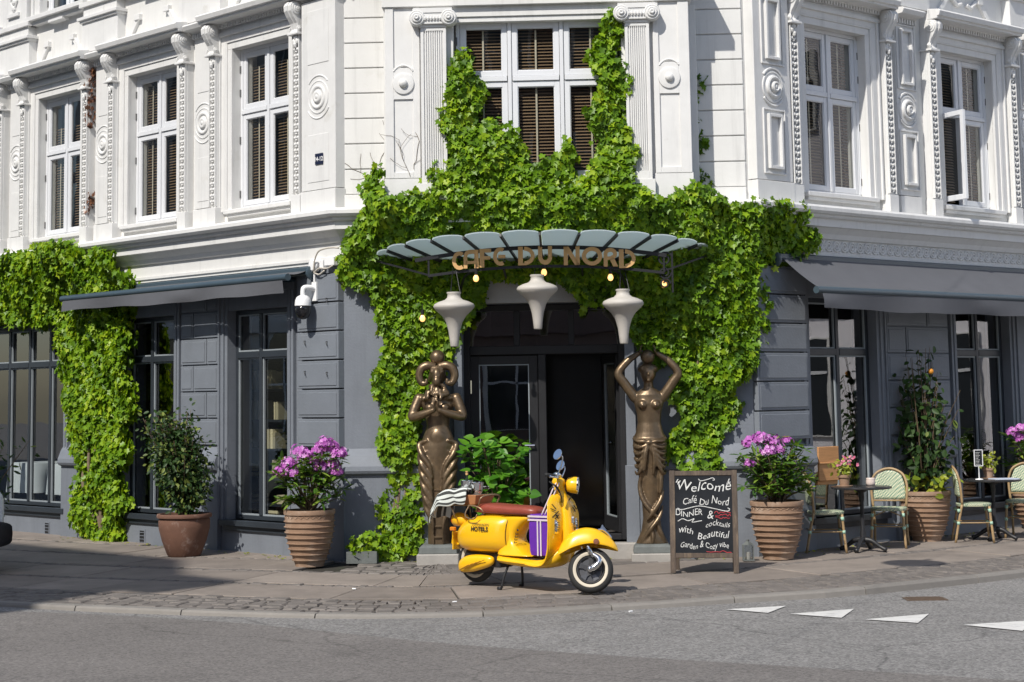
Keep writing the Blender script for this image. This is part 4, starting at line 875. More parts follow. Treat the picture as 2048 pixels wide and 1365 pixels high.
def plain_pot(name, label, loc, r, h, m, group=None, soil=True):
    root = thing(name, label, 'plant pot', loc=loc, group=group)
    b = MB(); b.lathe([(.002,0),(r*.60,0),(r*.66,.02),(r*.86,h*.36),(r*.99,h*.66),(r*1.0,h*.84),(r*.97,h*.9),(r*1.06,h*.91),(r*1.08,h*.955),(r*1.05,h),(r*.96,h),(r*.93,h*.92)], 36, caps=False)
    obj('pot_body', b, m, root, root.matrix_basis, smooth=True, angle=40)
    if soil: s = MB(); s.lathe([(.001,h*.94),(r*.95,h*.92)], 20, caps=False); obj('soil', s, M_SOIL, root, root.matrix_basis)
    return root
def on_ground(x, y): return Vector((x, y, zp(x, y)))
# ---- shrubs
def shrub(name, label, cat_, base, tips, kind, size, m, per, spread=.5, stem_r=.012, group=None, tone=(.5,.22), up=.4, twigs=True, whorl=False):
    root = thing(name, label, cat_, loc=base, group=group); st = MB(); P=[];N=[];T=[];S=[];C=[]
    for tip in tips:
        tip = Vector(tip); b0 = Vector((random.uniform(-.05,.05), random.uniform(-.05,.05), 0)); mid = b0.lerp(tip, .5)+Vector((0,0,.12*tip.length))*random.uniform(.3,1)
        path = crom([b0, mid, tip], 4); st.tube([base+p for p in path], [stem_r*(1-.7*i/(len(path)-1)) for i in range(len(path))], 5)
        for k in range(per):
            if whorl: t = random.choice((1.0,1.0,.86,.72)); a = random.uniform(0, 2*pi)
            else: t = random.uniform(.42, 1.03)
            q = path[min(int(t*(len(path)-1)), len(path)-1)]; o = Vector(RNG.normal(0, 1, 3)); o.normalize()
            if whorl:
                o = Vector((cos(a), sin(a), random.uniform(-.25,.55))); p = base+q+o*.015
                nn = Vector((0,0,1))-o*o.z*.8+Vector(RNG.normal(0,.25,3)); tt = o
            else:
                p = base+q+o*spread*random.uniform(.1,1)*.25; nn = o*.6+Vector((0,-.35,up))+Vector(RNG.normal(0,.4,3)); tt = o+Vector((0,0,random.uniform(-.5,.5)))
            P.append(p); N.append(nn); T.append(tt); S.append(size*random.uniform(.65,1.2)); C.append(np.clip(random.gauss(*tone),0,1))
    obj('stem', st, M_TWIG, root, smooth=True); obj('leaves', leaves_mesh('leaves', kind, P, N, T, S, np.array(C), m), None, root, kind='stuff'); return root
def cone_tips(h, r, n, z0=.15, pw=.8, ex=1.0):
    out = []
    for i in range(n):
        t = random.random(); z = z0+(h-z0)*t; rr = r*(1-t)**pw*ex+.04; a = random.uniform(0, 2*pi); k = math.sqrt(random.random()); out.append((rr*k*cos(a), rr*k*sin(a), z))
    return out
# left: red pot with a clipped shrub
pL = on_ground(*gnd(355, 1119, .1)[:2])+Vector((.03,.27,0)); pL.z = zp(pL.x, pL.y)
plain_pot('plant_pot', 'plain red terracotta pot with white bloom stains by the left windows', pL, .305, .50, M_TERRA2)
tips = [(random.gauss(-.17,.13), random.gauss(0,.13), random.uniform(.62,1.27)) for _ in range(58)]+[(random.uniform(-.1,.26), random.uniform(-.16,.16), random.uniform(.2,.98)) for _ in range(30)]
sh_ = shrub('potted_shrub', 'dense dark shrub with yellowish top shoots growing in the plain red pot', 'shrub', pL+Vector((0,0,.46)), tips, 'oval', .062, L_DARK, 62, .7, .009, tone=(.45,.32))
# rhododendrons
def rhodo(base, label, h, w, trusses, n=30, group=None, seed=0):
    random.seed(seed); tips = []
    for i in range(n):
        a = random.uniform(0, 2*pi); k = math.sqrt(random.random()); tips.append((w*k*cos(a), w*.8*k*sin(a), random.uniform(.22, .95)*h*(1-.25*k)))
    tips += [(t[0], t[1], t[2]-.04) for t in trusses]
    r = shrub('rhododendron', label, 'flowering shrub', base, tips, 'lance', .125, L_RHO, 15, stem_r=.010, group=group, tone=(.45,.25), whorl=True)
    for tx, ty, tz, tr in trusses:
        P=[];N=[];T=[];S=[];C=[]
        for j in range(34):                      # each truss is a dome of five petalled flowers
            d = Vector(RNG.normal(0,1,3)); d.z = abs(d.z)*.8-.15; d.y -= .35; d.normalize(); c = base+Vector((tx,ty,tz))+d*tr*random.uniform(.72,1.18)
            a = d.orthogonal().normalized(); b2 = d.cross(a); tone = random.gauss(.5,.25)
            for q in range(5):
                t = a*cos(q*1.257)+b2*sin(q*1.257); P.append(c); T.append(t+d*.5); N.append(d-t*.3); S.append(tr*.35*random.uniform(.8,1.15)); C.append(tone+random.gauss(0,.1))
        obj('flower_truss', leaves_mesh('flower_truss', 'petal', P, N, T, S, np.array(C), L_FLOW), None, r)
    random.seed(seed+100); return r
pM = Vector((-2.30, 20.60, 0)); pM.z = zp(pM.x, pM.y)
ribbed_pot('ribbed_plant_pot', 'ribbed terracotta pot under the pink rhododendron left of the door', pM, .265, .615)
def tp(px, py, y): v = gnd(px, py, 0) ; d = v-Vector((0,0,1.95)); t = y/d.y; return Vector((0,0,1.95))+d*t
def truss_at(base, pts, y):
    out = []
    for px, py, r in pts: q = tp(px, py, y+random.uniform(-.12,.05)); d = q-base; out.append((d.x, d.y, d.z, r))
    return out
bM = pM+Vector((0,0,.57))
rhodo(bM, 'rhododendron with many purple pink trusses in the ribbed pot left of the door', .80, .40, truss_at(bM, [(598,905,.085),(578,930,.085),(612,915,.085),(640,902,.085),(660,898,.10),(678,910,.085),(560,948,.075),(584,948,.07),(640,938,.075),(672,945,.07),(668,930,.07),(625,922,.075),(650,888,.08)], 20.55), 44, seed=3)
pR = Vector((2.87, 20.55, 0)); pR.z = zp(pR.x, pR.y)
ribbed_pot('ribbed_plant_pot', 'ribbed terracotta pot standing between the chalkboard and the first cafe table', pR, .275, .63)
bR = pR+Vector((0,0,.58))
rhodo(bR, 'rhododendron with a few pale purple trusses and long green shoots beside the chalkboard', .86, .38, truss_at(bR, [(1502,888,.09),(1522,880,.085),(1545,884,.08),(1553,900,.085),(1535,905,.08),(1500,930,.06),(1575,884,.06)], 20.5), 52, seed=5)
pT = Vector((4.97, 22.62, 0)); pT.z = zp(pT.x, pT.y)
ribbed_pot('ribbed_plant_pot', 'ribbed terracotta pot between the two cafe tables, below the tall citrus shrub', pT, .285, .60)
random.seed(21)
tips = [(random.gauss(0,.10+.10*sin(pi*min(1,z/1.9))), random.gauss(0,.12), z) for z in np.linspace(.22, 1.80, 84)]
cit = shrub('citrus_shrub', 'tall loose dark citrus shrub with one orange fruit in front of the right pier', 'shrub', pT+Vector((0,0,.54)), tips, 'oval', .11, L_DARK, 10, .8, .009, tone=(.36,.2))
for fx, fz in ((.09,1.50),):
    b = MB(); b.ball(pT+Vector((fx,-.18,.54+fz)), .035); obj('fruit', b, mat('orange_fruit', (.55,.22,.02), .5), cit, smooth=True)
low = [(random.uniform(.15,.33), random.uniform(-.25,-.05), random.uniform(.02,.30)) for _ in range(8)]+[(-.22,-.2,.10),(-.2,-.18,.2)]
shrub('citrus_sucker', 'yellow green low shoots at the rim of the citrus pot', 'shrub', pT+Vector((0,0,.55)), low, 'oval', .14, L_LIME, 7, .6, .006)
# far right flowering pot
pE = Vector((6.75, 24.2, 0)); pE.z = zp(pE.x, pE.y)
ribbed_pot('ribbed_plant_pot', 'ribbed terracotta pot at the far right, behind the last rattan chair', pE, .27, .62)
bE = pE+Vector((0,0,.57)); rhodo(bE, 'rhododendron with purple trusses above the last rattan chair at the right edge', .85, .36, truss_at(bE, [(2026,866,.08),(2042,860,.08),(2040,878,.07),(2060,868,.08),(2075,876,.08)], 23.6), 36, seed=8)
# shrub at the left edge
pE2 = Vector((-6.30, 21.5, 0)); pE2.z = zp(pE2.x, pE2.y)
plain_pot('plant_pot', 'terracotta pot hidden by the car at the left edge', pE2, .28, .45, M_TERRA2)
random.seed(31); shrub('potted_shrub', 'olive green shrub reaching in at the left edge above the car', 'shrub', pE2+Vector((0,0,.42)), [(random.gauss(.05,.2), random.gauss(0,.2), random.uniform(.25,1.25)) for _ in range(50)], 'lance', .085, L_DARK, 24, .7, .010, tone=(.5,.3))
# broad leaved plant by the door: every leaf its own piece
pH = Vector((-.16, 20.45, 0)); pH.z = zp(pH.x, pH.y)
plain_pot('plant_pot', 'terracotta pot of the broad leaved plant, mostly behind the scooter', pH, .25, .42, M_TERRA2)
random.seed(9); hy = thing('hydrangea', 'leafy bright green hydrangea in a pot before the left door leaf', 'plant', loc=pH+Vector((0,0,.40)))
hb = pH+Vector((-.06,0,.40)); st = MB(); vars_ = []
for k in range(4):
    vars_.append(leaves_mesh('leaf', 'heart', [(0,0,0)], [(0,0,1)], [(0,1,0)], [1.0], np.array([k/3]), L_HYD))
for k in range(44):
    a = random.uniform(0,2*pi); r = math.sqrt(random.random()); tip = Vector((.38*r*cos(a), .30*r*sin(a), random.uniform(.25,1.10)*(1-.18*r))); path = crom([(0,0,0), tip*.5+Vector((0,0,.1)), tip], 4)
    st.tube([hb+p for p in path], [.008*(1-.6*i/8) for i in range(9)], 5)
    for j in range(7):
        q = path[random.choice((4,5,6,7,8,8))]; d = Vector((cos(j*1.9+k), sin(j*1.9+k)-.25, random.uniform(-.15,.5))).normalized(); p = hb+q+d*.03
        n_ = (Vector((0,-.5,.9))+Vector(RNG.normal(0,.3,3))-d*.2).normalized(); x = d.cross(n_).normalized(); d2 = n_.cross(x); s = random.uniform(.085,.145)
        obj('leaf', random.choice(vars_), None, hy, Matrix(((x.x*s,d2.x*s,n_.x*s,p.x),(x.y*s,d2.y*s,n_.y*s,p.y),(x.z*s,d2.z*s,n_.z*s,p.z),(0,0,0,1))))
obj('stem', st, M_TWIG, hy, smooth=True)
# low stone trough with ivy left of the door
tr = W(MC, -1.72, .26, 0); tr.z = zp(tr.x, tr.y); Mt = Matrix.Translation(tr) @ Matrix.Rotation(AC, 4, 'Z')
m = MB(); m.box(-.17,.17,-.12,.12,0,.13); m.box(-.15,.15,-.10,.10,.13,.132); ob = obj('stone_trough', m, M_SLATE, None, Mt, bevel=.008); tag(ob, 'small grey stone trough on the pavement at the foot of the door ivy', 'trough')
random.seed(4); sg = shrub('trough_ivy', 'small clump of young ivy growing in the grey stone trough', 'plant', tr+Vector((0,0,.12)), [(random.uniform(-.16,.2), random.uniform(-.1,.08), random.uniform(.03,.2)) for _ in range(16)], 'ivy', .075, L_IVY, 9, .4, .005, tone=(.55,.2))
# ================================================================== GLASS CANOPY WITH THE CAFE NAME
CAN = thing('glass_canopy', 'fan of frosted glass on black iron over the door with gold letters CAFE DU NORD', 'canopy', loc=W(MC, .345, .1, 3.4))
M_FROST = bpy.data.materials.new('frosted_canopy_glass'); M_FROST.use_nodes = True
_N = M_FROST.node_tree.nodes; _L = M_FROST.node_tree.links; _p = _N['Principled BSDF']; _p.inputs['Base Color'].default_value = (.54,.61,.645,1); _p.inputs['Roughness'].default_value = .22
_t = _N.new('ShaderNodeBsdfTranslucent'); _t.inputs[0].default_value = (.67,.76,.79,1); _x = _N.new('ShaderNodeMixShader'); _x.inputs[0].default_value = .62
_L.new(_p.outputs[0], _x.inputs[1]); _L.new(_t.outputs[0], _x.inputs[2]); _L.new(_x.outputs[0], _N['Material Output'].inputs[0])
cu = .345
def can(t, f):                                   # t = -1..1 round the fan, f = 0 (wall) .. 1 (front edge)
    a = (cu+1.50*t, .14, 3.435-.01*t*t); ph = t*rad(80); b = (cu+1.93*sin(ph), .14+1.08*cos(ph), 3.735-.165*t*t)
    return W(MC, *[a[i]+(b[i]-a[i])*f for i in range(3)])
NPAN = 12
for k in range(NPAN):
    m = MB(); t0, t1 = -1+2*k/NPAN+.006, -1+2*(k+1)/NPAN-.006; top = []
    for f in (0,.35,.7,.93): top.append([can(t0+(t1-t0)*q/6, f) for q in range(7)])
    top.append([can(t0+(t1-t0)*(.08+.84*q/6), .95+.045*sin(pi*(q+.6)/7.2)) for q in range(7)])
    for r0, r1 in zip(top, top[1:]):
        for q in range(6): m.add([r0[q], r0[q+1], r1[q+1], r1[q]], [(0,1,2,3)]); m.add([p-Vector((0,0,.008)) for p in (r0[q], r0[q+1], r1[q+1], r1[q])], [(3,2,1,0)])
    obj('glass_panel', m, M_FROST, CAN)
for k in range(NPAN+1):
    m = MB(); t = -1+2*k/NPAN; a, b = can(t, 0)-Vector((0,0,.022)), can(t, .93)-Vector((0,0,.022)); m.bar(a, b, .022, .034); obj('rib', m, M_BLACK, CAN)
DT = .75
def arcz(u, zc, ze, hw): return zc-(zc-ze)*((u-cu)/hw)**2
m = MB(); us = np.linspace(cu-1.40, cu+1.38, 25)
for a, b in zip(us, us[1:]): m.bar(W(MC,a,DT,arcz(a,3.575,3.455,1.4)), W(MC,b,DT,arcz(b,3.575,3.455,1.4)), .03, .042)
obj('upper_arch', m, M_BLACK, CAN)
m = MB(); us = np.linspace(cu-1.25, cu+1.35, 25)
for a, b in zip(us, us[1:]): m.bar(W(MC,a,DT,arcz(a,3.365,3.275,1.3)), W(MC,b,DT,arcz(b,3.365,3.275,1.3)), .024, .03)
for u in (cu-1.25, cu+1.35): m.bar(W(MC,u,DT,3.27), W(MC,u,DT,3.47), .02, .02)
for u in (cu-1.25, cu-.42, cu+.45, cu+1.35): m.bar(W(MC,u,.1,3.28), W(MC,u,DT,3.28+.07*(abs(u-cu)<1)), .018, .03)
m.bar(W(MC,cu-1.9,.25,3.50), W(MC,cu-1.25,DT,3.29), .014,.02); m.bar(W(MC,cu+1.9,.25,3.50), W(MC,cu+1.35,DT,3.29), .014,.02)
obj('lower_arch', m, M_BLACK, CAN)
for u in (cu-.80, cu+.80):
    m = MB(); s = 1 if u > cu else -1; m.tube(crom([W(MC,u+s*.18,.07,2.98), W(MC,u+s*.13,.25,3.17), W(MC,u+s*.06,.5,3.29), W(MC,u-s*.1,DT,3.345)], 5), .015, 6); obj('bracket', m, M_BLACK, CAN)
m = MB(); u = cu+1.36                              # wrought scrolls at the right end
for cz, r, turns, dz in ((3.42,.085,1.6,1),(3.27,.07,1.7,-1),(3.15,.06,1.5,1)):
    m.tube([W(MC, u+r*(1-t*.75)*cos(dz*t*turns*2*pi), DT-.02, cz+r*(1-t*.75)*sin(dz*t*turns*2*pi)) for t in np.linspace(0,1,26)], .011, 5)
m.bar(W(MC,u+.08,DT-.02,3.05), W(MC,u+.08,DT-.02,3.5), .02,.02)
obj('scroll_bracket', m, M_BLACK, CAN)
# letters: bars and rings cut from thick gold plate
def arc(cx, cy, rx, ry, a0, a1, t, n=14):
    o = [(cx+rx*cos(a), cy+ry*sin(a)) for a in np.linspace(rad(a0), rad(a1), n)]; i = [(cx+(rx-t)*cos(a), cy+(ry-t)*sin(a)) for a in np.linspace(rad(a0), rad(a1), n)]
    return [[o[k], o[k+1], i[k+1], i[k]] for k in range(n-1)]
def rc(x0, x1, y0, y1): return [[(x0,y0),(x1,y0),(x1,y1),(x0,y1)]]
T = .21
GL = {'C': (.72, arc(.42,.5,.42,.5,55,305,T)),
 'A': (.86, arc(.36,.62,.36,.38,85,180,T)+[[(0,0),(T,0),(T,.62),(0,.62)]]+rc(.36,.86,.79,1.0)+rc(.62,.86,0,.80)+rc(.12,.62,.24,.40)),
 'F': (.62, rc(0,.24,0,1)+rc(.24,.60,.80,1)+rc(.24,.56,.42,.60)),
 'E': (.74, arc(.42,.5,.42,.5,60,300,T)+rc(.30,.70,.41,.59)),
 'D': (.92, rc(0,.26,0,1)+arc(.32,.5,.58,.5,-88,88,T)+rc(.26,.36,0,.10)),
 'U': (.82, rc(0,.24,.40,1)+rc(.58,.82,.40,1)+arc(.41,.42,.41,.42,180,360,T+.03)),
 'N': (.86, rc(0,.22,0,1)+rc(.64,.86,0,1)+[[(.0,1),(.26,1),(.86,0),(.60,0)]]),
 'O': (1.0, arc(.5,.5,.5,.5,0,360,T,28)),
 'R': (.80, arc(.40,.68,.36,.32,-80,180,T)+rc(.04,.25,0,.70)+rc(.25,.46,.36,.54)+[[(.36,.40),(.60,.46),(.80,0),(.54,0)]])}
LT = [('C',905,541),('A',928,538),('F',960,536),('E',987,533),('D',1037,532),('U',1077,531),('N',1128,532),('O',1164,533),('R',1206,535),('D',1238,538)]
LTW = {'C':25,'A':30,'F':24,'E':26,'D':34,'U':28,'N':32,'O':41,'R':30}
for ch, px, py in LT:
    w, polys = GL[ch]; m = MB(); sx = LTW[ch]*.00552/w; sy = .205
    for q in polys: m.prism([(a*sx, b*sy) for a, b in q], (0,-.012,0), (1,0,0), (0,0,1), (0,.024,0))
    p = tp(px, py, 20.28); l = p-W(MC,0,0,0); u = l.dot(uC)
    obj('letter', m, M_GOLD, CAN, MC @ Matrix.Translation((u, -(DT+.03), p.z)))
# ---- pendant lamps
for px, py, lab in ((909,694,'cream spinning top pendant lamp hanging left of the door, lowest of the three'), (1076,659,'cream spinning top pendant lamp hanging highest, over the middle of the door'), (1248,688,'cream spinning top pendant lamp hanging at the right side of the door')):
    p = tp(px, py, 20.2); root = thing('pendant_lamp', lab, 'lamp', loc=p, group='pendant lamps under the canopy')
    m = MB(); m.lathe([(.004,.0),(.040,.0),(.046,.01),(.052,.08),(.066,.18),(.092,.27),(.135,.34),(.190,.39),(.222,.425),(.228,.445),(.215,.47),(.165,.495),(.10,.515),(.075,.54),(.070,.575),(.080,.585),(.078,.60),(.01,.602)], 36); obj('lamp_shade', m, M_LAMP, root, Matrix.Translation(p), smooth=True, angle=60)
    m = MB(); top = p+Vector((0,.08,3.36-p.z))
    for a in (0, 2.1, 4.2): m.tube([p+Vector((.07*cos(a),.07*sin(a),.595)), top+Vector((.02*cos(a),0,.0))], .004, 4)
    obj('wire', m, M_BLACK, root)
BL = mat('bulb_glass', (.9,.6,.3), .1, trans=0, emit=(1,.5,.15), es=1.6)
for px, py, y, lab in ((952,557,20.22,'glowing bulb below the gold letter A'),(1088,545,20.22,'glowing bulb beside the middle pendant lamp'),(1221,555,20.22,'glowing bulb below the gold letter R'),(1328,569,20.22,'glowing bulb at the right end of the canopy'),(845,637,20.55,'glowing bulb hanging in the ivy left of the door')):
    p = tp(px, py, y); root = thing('light_bulb', 'small warm '+lab, 'light bulb', loc=p, group='bulbs strung under the canopy')
    m = MB(); m.lathe([(.002,-.04),(.022,-.032),(.032,-.008),(.028,.015),(.016,.035),(.014,.04)], 12, p); obj('bulb', m, BL, root, smooth=True)
    m = MB(); m.lathe([(.017,.035),(.018,.085),(.006,.09),(.004,.16)], 10, p); obj('socket', m, M_BLACK, root)
# ================================================================== AWNINGS
def awning(name, label, Mx, u0, u1, dbar, zw, zb, zval, cap_side):
    root = thing(name, label, 'awning', loc=W(Mx, (u0+u1)/2, 0, zw))
    m = MB(); m.wb(u0-.06, u1+.06, 0, .13, zw-.03, zw+.07); obj('case', m, M_AWNBAR, root, Mx, bevel=.012)
    for u in (u0-.07, u1+.07):
        m = MB(); s = 1 if u > u0 else -1; m.lathe([(.085,0),(.085,.02*s),(.07,.03*s),(.002,.03*s)], 18, (u, -.10, zw-.005), Matrix.Rotation(pi/2,3,'Y').to_4x4()); obj('end_cap', m, M_AWNBAR, root, Mx, smooth=True, angle=40)
    m = MB(); n = 60; k = 8                         # cloth
    for i in range(n+1):
        u = u0+(u1-u0)*i/n
        for j in range(k+1):
            t = j/k; m.v.append((u, -(.11+(dbar-.11)*t), zw+.03+(zb+.035-zw-.03)*t-.02*sin(pi*t)+.004*sin(u*5.1)*sin(pi*t)))
    for i in range(n):
        for j in range(k): a = i*(k+1)+j; m.f.append((a, a+1, a+k+2, a+k+1)); m.m.append(0)
    obj('cloth', m, M_AWN, root, Mx, smooth=True)
    m = MB(); m.tube([(u0-.02,-dbar,zb),(u1+.02,-dbar,zb)], .042, 14); obj('front_bar', m, M_AWNBAR, root, Mx, smooth=True, angle=50)
    m = MB(); n = 90; random.seed(int(abs(u1*100)))
    for i in range(n+1):
        u = u0+.05+(u1-u0-.10)*i/n; wv = .008*sin(u*2.3)+.010*sin(u*1.1+1)+.005*sin(u*5.7); bu = .014*max(0, sin(u*1.9+.5))**6
        for j in range(7):
            t = j/6; m.v.append((u, -(dbar+.03+.02*t*sin(u*3.1)+bu*sin(pi*t)), zb-.035+(zval+wv-zb+.035)*t))
    for i in range(n):
        for j in range(6): a = i*7+j; m.f.append((a, a+1, a+8, a+7)); m.m.append(0)
    obj('valance', m, M_AWN, root, Mx, smooth=True)
    for u in (u0+.3, u1-.3):
        m = MB(); c = (u0+u1)/2; s = 1 if u < c else -1; e = (u+s*min(.9, (u1-u0)*.2), -(dbar*.55+.08), (zw+zb)/2-.06)
        m.bar((u,-.08,zw-.07), e, .03, .035); m.bar(e, (u+s*.12,-dbar+.03,zb-.02), .028, .03); obj('folding_arm', m, M_AWNBAR, root, Mx)
awning('awning', 'dark grey awning rolled almost in above the left windows, its straight valance hanging', ML, -5.72, -.56, .40, 3.415, 3.355, 3.175, 1)
awning('awning', 'charcoal awning let out over the cafe tables on the right', MR, .44, 7.6, .62, 3.465, 3.085, 2.865, 0)
# ================================================================== CAMERA AND BOXES ON THE CORNER PIER
root = thing('security_camera', 'white dome security camera with smoked lower half on a gooseneck bracket at the corner pier', 'camera', loc=W(ML,-.43,.1,3.15))
m = MB(); m.wb(-.47,-.38,.095,.115,3.08,3.30); m.tube(crom([(-.42,-.11,3.22),(-.43,-.17,3.235),(-.45,-.235,3.23),(-.455,-.25,3.19),(-.455,-.25,3.13)],5), .030, 12); m.tube([(-.42,-.11,3.30),(-.42,-.11,3.43)], .013, 6); obj('bracket', m, M_CAMW, root, ML, smooth=True, angle=40)
cc = (-.455,-.25,0)
m = MB(); m.lathe([(.002,3.145),(.045,3.14),(.075,3.12),(.09,3.085),(.095,3.05),(.096,3.022),(.09,3.018)], 22, cc); obj('housing', m, M_CAMW, root, ML, smooth=True, angle=50)
m = MB(); m.lathe([(.088,3.02),(.092,2.99),(.088,2.94),(.066,2.89),(.03,2.868),(.001,2.862)], 22, cc); obj('dome', m, M_SMOKE, root, ML, smooth=True)
for nm, lab, f in (('junction_box','round white junction box above the security camera', lambda m: m.disc_d(-.44, 3.50, [(.075,.05),(.08,.06),(.08,.12),(.06,.135),(.002,.137)], 20)), ('junction_box','small square white cable box right of the round junction box', lambda m: m.wb(-.33,-.26,.05,.11,3.44,3.55)), ('junction_box','larger cream cable box at the end of the corner pier, by the ivy', lambda m: m.wb(-.21,-.03,.05,.13,3.47,3.57))):
    m = MB(); f(m); tag(obj(nm, m, M_CAMW, None, ML, bevel=.006), lab, 'junction box')
m = MB()
for pts in ([(-.40,-.14,3.42),(-.36,-.15,3.55),(-.28,-.16,3.64),(-.15,-.17,3.665),(-.02,-.16,3.67),(.08,-.14,3.66)], [(-.42,-.12,3.40),(-.36,-.14,3.42),(-.28,-.14,3.45),(-.15,-.13,3.44),(-.05,-.12,3.47)], [(-.38,-.14,3.40),(-.3,-.13,3.38),(-.2,-.13,3.42)]): m.tube(crom(pts,5), .010, 6)
tag(obj('cable', m, mat('cream_cable', (.5,.46,.4), .6), None, ML, smooth=True), 'cream cables looping over the junction boxes at the corner pier', 'cable')
# cable hooks left in the pier blocks
m = MB()
for u, z in ((-.62,2.62),(-.20,2.60),(-.20,3.10),(-.62,2.27),(-.2,2.25)): m.tube([(u,-.09,z),(u,-.115,z),(u+.02,-.115,z-.05)], .006, 4)
tag(obj('cable_hook', m, M_BLACK, None, ML), 'little dark iron hooks left in the grey blocks of the corner pier', 'hooks', kind='stuff')
# ================================================================== STATUES
def loft_z(secs, n=24):                          # secs = (z, rx, ry, cx, cy)
    return [[(cx+rx*cos(2*pi*j/n), cy+ry*sin(2*pi*j/n), z) for j in range(n)] for z, rx, ry, cx, cy in secs]
def limb(m, pts, rs): m.tube(crom(pts, 5), list(np.interp(np.linspace(0, len(pts)-1, (len(pts)-1)*5+1), range(len(pts)), rs)), 12); [m.ball(p, r*1.0) for p, r in zip(pts, rs)]
def statue_base(root, Mx, w, stone_h, slab_h):
    m = MB(); m.box(-w*1.12,w*1.12,-.235,.2,-.05,stone_h); obj('plinth', m, M_STONE, root, Mx, bevel=.012)
    m = MB(); m.loft([[(-w*1.02,-.215,stone_h),(w*1.02,-.215,stone_h),(w*1.02,.18,stone_h),(-w*1.02,.18,stone_h)],[(-w*.98,-.205,stone_h+slab_h*.7),(w*.98,-.205,stone_h+slab_h*.7),(w*.98,.17,stone_h+slab_h*.7),(-w*.98,.17,stone_h+slab_h*.7)],[(-w*.85,-.18,stone_h+slab_h),(w*.85,-.18,stone_h+slab_h),(w*.85,.15,stone_h+slab_h),(-w*.85,.15,stone_h+slab_h)]]); obj('base', m, M_SLATE, root, Mx, bevel=.006)
p = W(MC, -.862, .27, 0); p.z = .115
Ms = Matrix.Translation(p) @ Matrix.Rotation(AC, 4, 'Z') @ Matrix.Scale(.975, 4)
root = thing('statue', 'bronze statue of a ram-headed figure with praying hands and a ball on its head', 'statue', M=Ms)
statue_base(root, Ms, .215, .115, .10)
m = MB()
m.loft(loft_z([(.20,.13,.10,0,0),(.45,.125,.10,0,0),(.62,.135,.105,0,0),(.80,.16,.115,0,0),(1.0,.19,.125,0,0),(1.2,.212,.13,0,0),(1.32,.212,.125,0,0),(1.42,.175,.115,0,0),(1.55,.130,.095,0,0),(1.65,.142,.10,0,0),(1.77,.18,.115,0,0),(1.86,.185,.10,0,0),(1.92,.12,.08,0,0),(1.96,.07,.07,0,0),(2.08,.065,.07,0,0)]))
for s in (-1, 1):
    m.ball((s*.08,-.085,1.755), .060,.05,.055); m.ball((s*.205,0,1.865), .068,.062,.06); m.ball((s*.10,-.03,1.87),.10,.075,.05)
    limb(m, [(s*.215,-.005,1.865),(s*.262,-.035,1.75),(s*.285,-.07,1.655),(s*.16,-.15,1.685),(s*.035,-.20,1.73)], [.062,.060,.054,.047,.031])
    m.ball((s*.017,-.205,1.79), .017,.034,.062)
    for q, (dy, L) in enumerate(((-.024,.085),(-.009,.10),(.006,.095),(.02,.07))): m.tube([(s*.012,-.205+dy,1.83),(s*.012,-.205+dy,1.81+L)], [.010,.007], 6)
    m.tube([(s*.02,-.225,1.77),(s*.022,-.25,1.815),(s*.012,-.252,1.85)], [.012,.011,.008], 6)
    # layered flutes of the lower body: broad leaf-like folds sweeping in to the middle
    for k in range(6):
        z = 1.36-.125*k; w = np.interp(z, [.62,1.0,1.3], [.13,.185,.21])
        pts = [(s*w*.55,-.10,z+.03),(s*w*1.0,-.055,z-.02),(s*w*.86,-.115,z-.13),(s*w*.45,-.135,z-.26),(s*.055,-.135,z-.40)]
        if pts[-1][2] > .22: m.tube(crom(pts,5), list(np.interp(np.linspace(0,4,21), range(5), [.016,.036,.036,.026,.010])), 8)
    # head of a ram
    m.ball((s*.052,-.085,2.17), .030,.03,.024); m.ball((s*.085,-.01,2.10), .028,.02,.04)
m.ball((0,-.098,1.41), .085,.026,.10); m.ball((0,-.01,2.15), .10,.10,.105); m.ball((0,-.085,2.125), .058,.075,.095); m.ball((0,-.135,2.06), .043,.05,.06); m.ball((0,-.03,2.21), .11,.08,.04)
for k in range(46):
    a = random.uniform(-1.3,1.3); z = random.uniform(1.86,2.02); r = .05+.07*(2.02-z)/.16; m.ball((r*1.5*sin(a),-.045-r*.85*cos(a)-.02, z), .019,.022,.03, 7, 5)
obj('figure', fuse(m, .010, 3, M_BRONZE), None, root, Ms)
for s in (-1, 1):
    m = MB(); m.tube(crom([(s*.02,-.04,2.225),(s*.11,-.05,2.24),(s*.180,-.055,2.205),(s*.205,-.06,2.12),(s*.175,-.075,2.045),(s*.125,-.095,2.045),(s*.118,-.105,2.09)],6), list(np.interp(np.linspace(0,6,37), range(7), [.046,.054,.052,.046,.040,.030,.012])), 10); obj('horn', m, M_BRONZE, root, Ms, smooth=True)
m = MB(); m.ball((0,0,2.335), .088, nu=24, nv=14); obj('ball', m, M_BRONZE, root, Ms, smooth=True)
m = MB(); m.wb(-.06,-.045,.10,.125,.21,.84); m.wb(.045,.06,.10,.125,.21,.84)
for z in (.83,.70,.56,.42,.30): m.wb(-.045,.045,.10,.128,z-.012,z+.008)
m.wb(-.045,.045,.10,.106,.21,.83); obj('ladder', m, M_BRONZE, root, Ms, bevel=.003)
